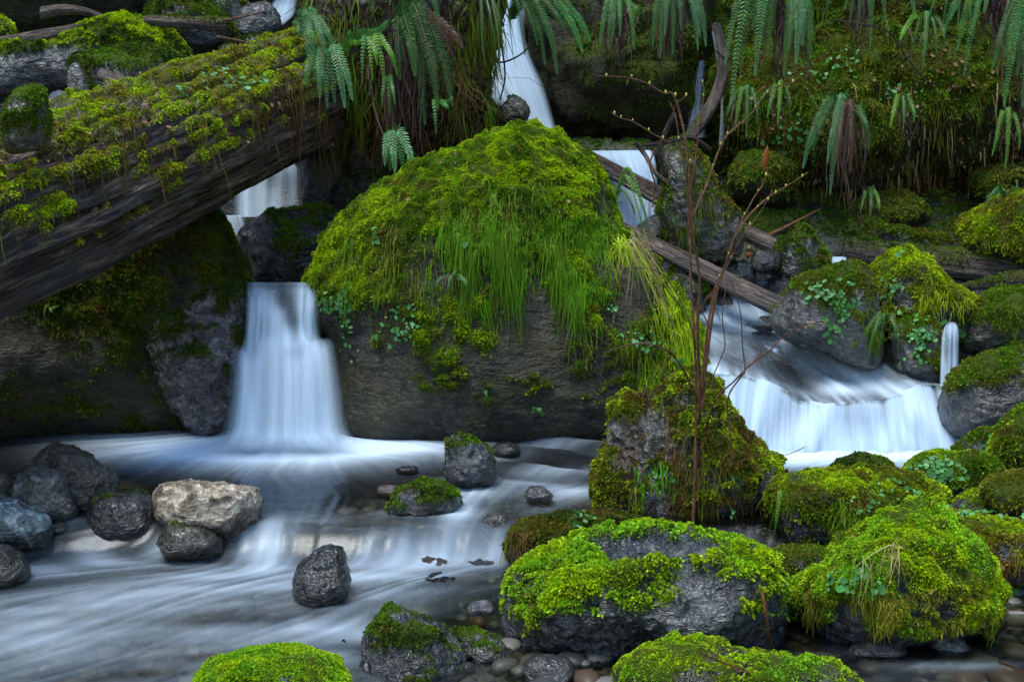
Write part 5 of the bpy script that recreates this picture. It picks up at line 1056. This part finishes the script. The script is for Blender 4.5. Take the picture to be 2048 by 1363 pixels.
branch([(1405, 830, 5.05), (1412, 730, 5.1), (1430, 600, 5.15), (1448, 540, 5.2), (1468, 480, 5.2), (1490, 440, 5.25), (1530, 400, 5.3), (1560, 380, 5.3), (1580, 368, 5.3), (1615, 345, 5.35)], .0075, .002, 7)
branch([(1402, 800, 5.0), (1410, 700, 5.05), (1425, 600, 5.1), (1450, 530, 5.1), (1475, 460, 5.12), (1505, 400, 5.15), (1525, 370, 5.15), (1535, 340, 5.15)], .006, .002, 5)
branch([(1380, 440, 5.0), (1400, 400, 5.05), (1420, 350, 5.1), (1440, 295, 5.15), (1460, 265, 5.15), (1500, 230, 5.2), (1530, 190, 5.25), (1560, 172, 5.25), (1590, 165, 5.3)], .005, .002, 8)
branch([(1374, 400, 5.0), (1390, 330, 5.0), (1398, 260, 5.0), (1405, 215, 5.0), (1408, 180, 5.0), (1402, 160, 5.0)], .004, .0018, 4)
branch([(1368, 300, 5.0), (1340, 285, 4.98), (1310, 270, 4.95), (1270, 245, 4.95), (1240, 235, 4.95), (1222, 225, 4.95)], .0035, .0016, 5)
branch([(1348, 230, 5.0), (1352, 210, 5.0), (1368, 195, 5.0), (1372, 188, 5.0)], .002, .0014, 2)
branch([(1392, 700, 5.0), (1378, 640, 4.95), (1350, 580, 4.95), (1320, 545, 4.9), (1280, 535, 4.9), (1220, 535, 4.9)], .0035, .0014, 0)
branch([(1395, 800, 5.0), (1370, 745, 4.9), (1340, 705, 4.85), (1300, 688, 4.8), (1262, 688, 4.8), (1230, 697, 4.8), (1205, 706, 4.8)], .005, .002, 0)
branch([(1300, 688, 4.8), (1310, 660, 4.8), (1290, 630, 4.8), (1260, 610, 4.8), (1225, 600, 4.8)], .0025, .0012, 0)
branch([(1230, 697, 4.8), (1190, 670, 4.8), (1160, 640, 4.8)], .002, .001, 0)
branch([(1345, 700, 4.85), (1320, 760, 4.9), (1300, 800, 4.95), (1290, 820, 5.0)], .003, .0018, 0)
branch([(1300, 812, 4.9), (1295, 780, 4.9), (1320, 730, 4.9), (1330, 690, 4.9)], .002, .001, 0)
branch([(1410, 860, 5.0), (1430, 800, 4.95), (1470, 760, 4.9), (1500, 730, 4.9), (1540, 700, 4.85), (1570, 670, 4.85), (1610, 650, 4.85), (1650, 642, 4.85)], .0045, .0016, 0)
branch([(1540, 700, 4.85), (1560, 715, 4.85), (1575, 728, 4.85), (1598, 722, 4.85)], .002, .001, 0)
branch([(1500, 730, 4.9), (1522, 705, 4.9), (1515, 685, 4.9), (1505, 672, 4.9)], .002, .001, 0)
branch([(1430, 800, 4.95), (1425, 760, 4.95), (1440, 720, 4.95), (1450, 690, 4.95), (1445, 640, 4.95), (1448, 600, 4.95), (1455, 560, 4.95)], .003, .0014, 0)
branch([(1470, 940, 4.9), (1462, 880, 4.9), (1455, 800, 4.9), (1480, 755, 4.9), (1490, 740, 4.9), (1485, 690, 4.9), (1480, 620, 4.9), (1462, 560, 4.9)], .0045, .0016, 0)
branch([(1405, 790, 5.0), (1415, 720, 5.0), (1420, 660, 5.0), (1405, 620, 5.0), (1420, 590, 5.0), (1440, 640, 5.0)], .0035, .0014, 0)
branch([(1460, 510, 5.15), (1480, 505, 5.15), (1500, 495, 5.15), (1508, 484, 5.15)], .002, .001, 1)
branch([(1398, 620, 5.0), (1440, 560, 5.0), (1480, 480, 5.0), (1520, 425, 5.0), (1545, 380, 5.0)], .003, .0014, 3)
branch([(1300, 820, 5.0), (1330, 850, 4.9), (1380, 870, 4.85)], .002, .001, 0)
def stick(label, pts, r0, r1, mat='twig', name='twig', cat='twig'):
    w = W3(pts); o, _ = tube(name, w, r0, r1, None, w[0], mat); o.location = w[0]; return tag(o, label, cat)
stick('fine grey twig with forks poking over the pool right of the stump island', [(1455, 932, 4.9), (1500, 915, 4.9), (1540, 907, 4.9), (1575, 908, 4.9), (1610, 893, 4.9)], .003, .0012)
stick('reddish dead root running down the right side of the spotted boulder', [(1512, 1140, 3.75), (1525, 1190, 3.62), (1535, 1250, 3.6), (1540, 1310, 3.65)], .006, .004, 'twig')
stick('crooked dark root arching out of the black hollow above the leaning stump', [(1330, 345, 7.4), (1320, 300, 7.4), (1335, 255, 7.4), (1350, 225, 7.4)], .02, .01, 'wetwood', 'root', 'root')
stick('pale bent branch resting over the broad fall', [(1270, 285, 7.7), (1290, 310, 7.7), (1310, 345, 7.6), (1340, 370, 7.6)], .016, .012, 'wood', 'branch', 'branch')
stick('dark twisted root hooking left over the leaning stump', [(1420, 300, 7.5), (1380, 275, 7.45), (1330, 285, 7.4), (1290, 290, 7.4)], .02, .008, 'root', 'root', 'root')
stick('thin orange stick hanging down into the broad fall', [(1312, 290, 7.4), (1300, 330, 7.35), (1310, 370, 7.35), (1305, 415, 7.35)], .006, .004)
stick('long fine root hanging down the gorge wall', [(1838, 190, 8.1), (1838, 240, 8.1), (1822, 280, 8.1), (1817, 330, 8.1)], .006, .004, 'root', 'root', 'root')
stick('second hanging root right of the long one on the gorge wall', [(1845, 250, 8.1), (1848, 290, 8.1), (1844, 325, 8.1)], .006, .004, 'root', 'root', 'root')
stick('dark thin stem crossing in front of the gorge wall ferns', [(1660, 40, 7.9), (1770, 60, 7.9), (1810, 110, 7.9), (1850, 160, 7.9), (1875, 170, 7.9)], .006, .003, 'root', 'stem', 'stem')
stick('thin drooping vine from the root plate down to the lone fan of fern', [(742, 165, 7.4), (750, 220, 7.35), (765, 265, 7.3), (780, 292, 7.3)], .005, .003, 'wood', 'vine', 'vine')
stick('curved dark bough crossing the tall gorge waterfall', [(960, 110, 8.4), (1000, 125, 8.4), (1040, 110, 8.4), (1070, 80, 8.4)], .008, .004, 'root', 'branch', 'branch')
stick('dark forked bough hanging over the gorge fall from the root plate', [(980, 20, 8.3), (1000, 80, 8.3), (1010, 150, 8.3), (1000, 200, 8.3)], .008, .004, 'root', 'branch', 'branch')
stick('small splinter on the brown slab at the bottom', [(1400, 1305, 3.2), (1450, 1325, 3.2), (1500, 1345, 3.2)], .003, .002)
stick('red-brown leaf stem standing in the trickle at the bottom right edge', [(1998, 1322, 3.5), (2020, 1330, 3.5), (2050, 1345, 3.5)], .006, .003)
for i, (a, b) in enumerate([((1535, 290, 8.2), (1528, 345, 8.2)), ((1500, 503, 7.7), (1494, 518, 7.7))]):
    w0, w1 = P(*a), P(*b); rs = np.random.RandomState(i); tt = np.linspace(0, 1, 9)[:, None]; pt = w0*(1-tt)+w1*tt; wv_ = .022*np.sin(np.pi*tt)**.8*(1+.3*rs.rand(9, 1))
    sd_ = np.array([1, .3, 0]); VV = np.concatenate([pt-sd_*wv_, pt+np.array([0, -.015, 0])*np.sin(np.pi*tt), pt+sd_*wv_]); Fq = np.concatenate([np.stack([np.arange(8)+k*9, np.arange(8)+1+k*9, np.arange(8)+10+k*9, np.arange(8)+9+k*9], 1) for k in (0, 1)])
    o = mesh('dead_leaf', VV-w0, Fq, M['leaf'], None, loc=w0, attrs={'Col': np.full((len(VV), 3), 1)*np.array([.32, .09, .02])})
    tag(o, ['rusty dead leaf hanging on the gorge wall beside the shrub tips', 'curled orange dead leaf beside the short grey log'][i], 'leaf')

# ================================================================ PEBBLES
prot = []
for v, mt in enumerate(['blue', 'grey', 'brown', 'dark', 'red', 'pale', 'tan', 'grey']):
    rs = np.random.RandomState(500+v); d, F = ico(4); k = np.ones(len(d))
    pn = n3(rs.normal(0, 1, (10, 3)))
    for j in range(10):
        q = d@pn[j]; k = np.minimum(k, np.where(q > .05, 1-(1-np.minimum(rs.uniform(.5, .85)/np.maximum(q, .05), 1))*1.0, 1))
    Vp = d*k[:, None]*np.array([1, [.8, .65, .9, .7, .8, .6, .75, .95][v], [.55, .4, .65, .5, .45, .4, .5, .7][v]]); Vp += vnorm(Vp, F)*(.24*fbm(Vp*1.6+v, 4, v)+.05*ridge(Vp*4, 2, v))[:, None]
    prot.append((Vp, F, mt))
inst = [None]*len(prot)
def pebble(v, x, y, z, s, rz, lab, grp, name='pebble'):
    if inst[v] is None:
        Vp, F, mt = prot[v]; o = mesh(name, Vp, F, M[mt], attrs={'moss': np.zeros(len(Vp))}); inst[v] = o
    else:
        o = inst[v].copy(); S.collection.objects.link(o)
    o.name = name; o.location = (x, y, z); o.scale = (s, s, s); o.rotation_euler = (0, 0, rz); return tag(o, lab, 'pebble', grp)
LB = {0: ('small blue-grey stone in the wet gravel of the foreground', 'blue-grey foreground pebbles'), 1: ('small grey stone in the wet gravel of the foreground', 'grey foreground pebbles'), 2: ('small brown stone in the wet gravel of the foreground', 'brown foreground pebbles'),
      3: ('small black shiny stone in the wet gravel of the foreground', 'black foreground pebbles'), 4: ('small reddish stone in the wet gravel of the foreground', 'reddish foreground pebbles'), 5: ('small pale stone in the wet gravel of the foreground', 'pale foreground pebbles'), 6: ('small tan stone in the wet gravel of the foreground', 'tan foreground pebbles')}
rs = np.random.RandomState(77)
def gpos(px, py):
    z = -0.13
    for _ in range(6):
        q = onz(px, py, z); z = float(gz(q[0], q[1]))
    return q[0], q[1], z
zones = [(640, 1290, 1060, 1363, 70), (880, 1200, 1050, 1300, 34), (1030, 1300, 1260, 1370, 46), (1560, 1230, 2048, 1363, 120), (1150, 1320, 1240, 1345, 10), (1560, 1190, 1640, 1240, 8), (760, 1180, 960, 1225, 10), (1840, 980, 1990, 1030, 14)]
pl = []
for (x0, y0, x1, y1, n) in zones:
    for _ in range(n):
        for tr in range(20):
            a, b = rs.uniform(x0, x1), rs.uniform(y0, y1); x, y, z = gpos(a, b); s = rs.choice([.018, .025, .035, .05, .065], p=[.25, .3, .25, .14, .06])
            if all((x-q[0])**2+(y-q[1])**2 > (0.8*(s+q[2]))**2 for q in pl): break
        pl.append((x, y, s)); v = int(rs.choice(7, p=[.38, .24, .06, .24, .01, .05, .02]))
        pebble(v, x, y, z+s*.38, s, rs.uniform(0, 6.28), *LB[v])
# named bigger cobbles
for (a, b, s, v, lab) in [(1000, 1330, .06, 0, 'blue-grey oval stone left of the round speckled stone at the bottom'), (700, 1340, .055, 3, 'black wet stone at the bottom between the leafy moss rock and the angular rock'), (840, 1355, .07, 1, 'rounded grey cobble cut by the bottom edge below the angular rock'),
    (1065, 1265, .05, 2, 'oval brown-grey stone leaning on the left foot of the spotted boulder'), (975, 1252, .075, 1, 'brown-grey cobble half out of the water above the tilted brown rock'), (870, 1240, .10, 0, 'long flat blue-grey stone lying in the shallows above the bottom centre'), (880, 1196, .085, 6, 'long pinkish stone just under the shallow water'), (955, 1196, .07, 5, 'pale flat stone under the shallow water right of the pinkish one'),
    (1010, 1158, .05, 3, 'dark thin stone breaking the water left of the spotted boulder'), (1760, 1345, .08, 0, 'blue cobble in the trickle at the bottom right'), (1830, 1350, .05, 1, 'grey cobble next to the blue one in the bottom right trickle'), (1960, 1255, .06, 3, 'dark cobble in the trickle near the right edge')]:
    x, y, z = gpos(a, b); z = max(z, -.16) if v not in (5, 6) else -.145
    pebble(v, x, y, z+s*.15, s, rs.uniform(-.4, .4), lab, None, 'cobble')
# countless cobbles of the stream bed, seen through the water, as one piece
vs, fs, cs = [], [], []; d, F = ico(2); off = 0
for i in range(2600):
    x, y = rs.uniform(-3.2, 2.6), rs.uniform(3.2, 6.3); s = rs.uniform(.02, .075); z = float(gz(x, y))+.02
    A = rs.uniform(0, 6.28); q = d*np.array([1, rs.uniform(.6, .95), rs.uniform(.35, .6)])*s*(1+.3*noise(d*1.3+i, 5))[:, None]*(1+.18*noise(d*3+i, 6))[:, None]; q = np.stack([q[:, 0]*math.cos(A)-q[:, 1]*math.sin(A), q[:, 0]*math.sin(A)+q[:, 1]*math.cos(A), q[:, 2]], 1)
    vs.append(q+np.array([x, y, z])); fs.append(F+off); off += len(d); cs.append(np.repeat(np.array([[(.07, .065, .05), (.10, .105, .095), (.05, .055, .055), (.12, .08, .055), (.20, .19, .17)][rs.randint(5)]])*rs.uniform(.6, 1.3), len(d), 0))
tag(mesh('bed_cobbles', np.concatenate(vs), np.concatenate(fs), M['leaf'], attrs={'Col': np.concatenate(cs)}), 'rounded cobbles covering the bed of the stream under the water', 'cobbles', kind='stuff')
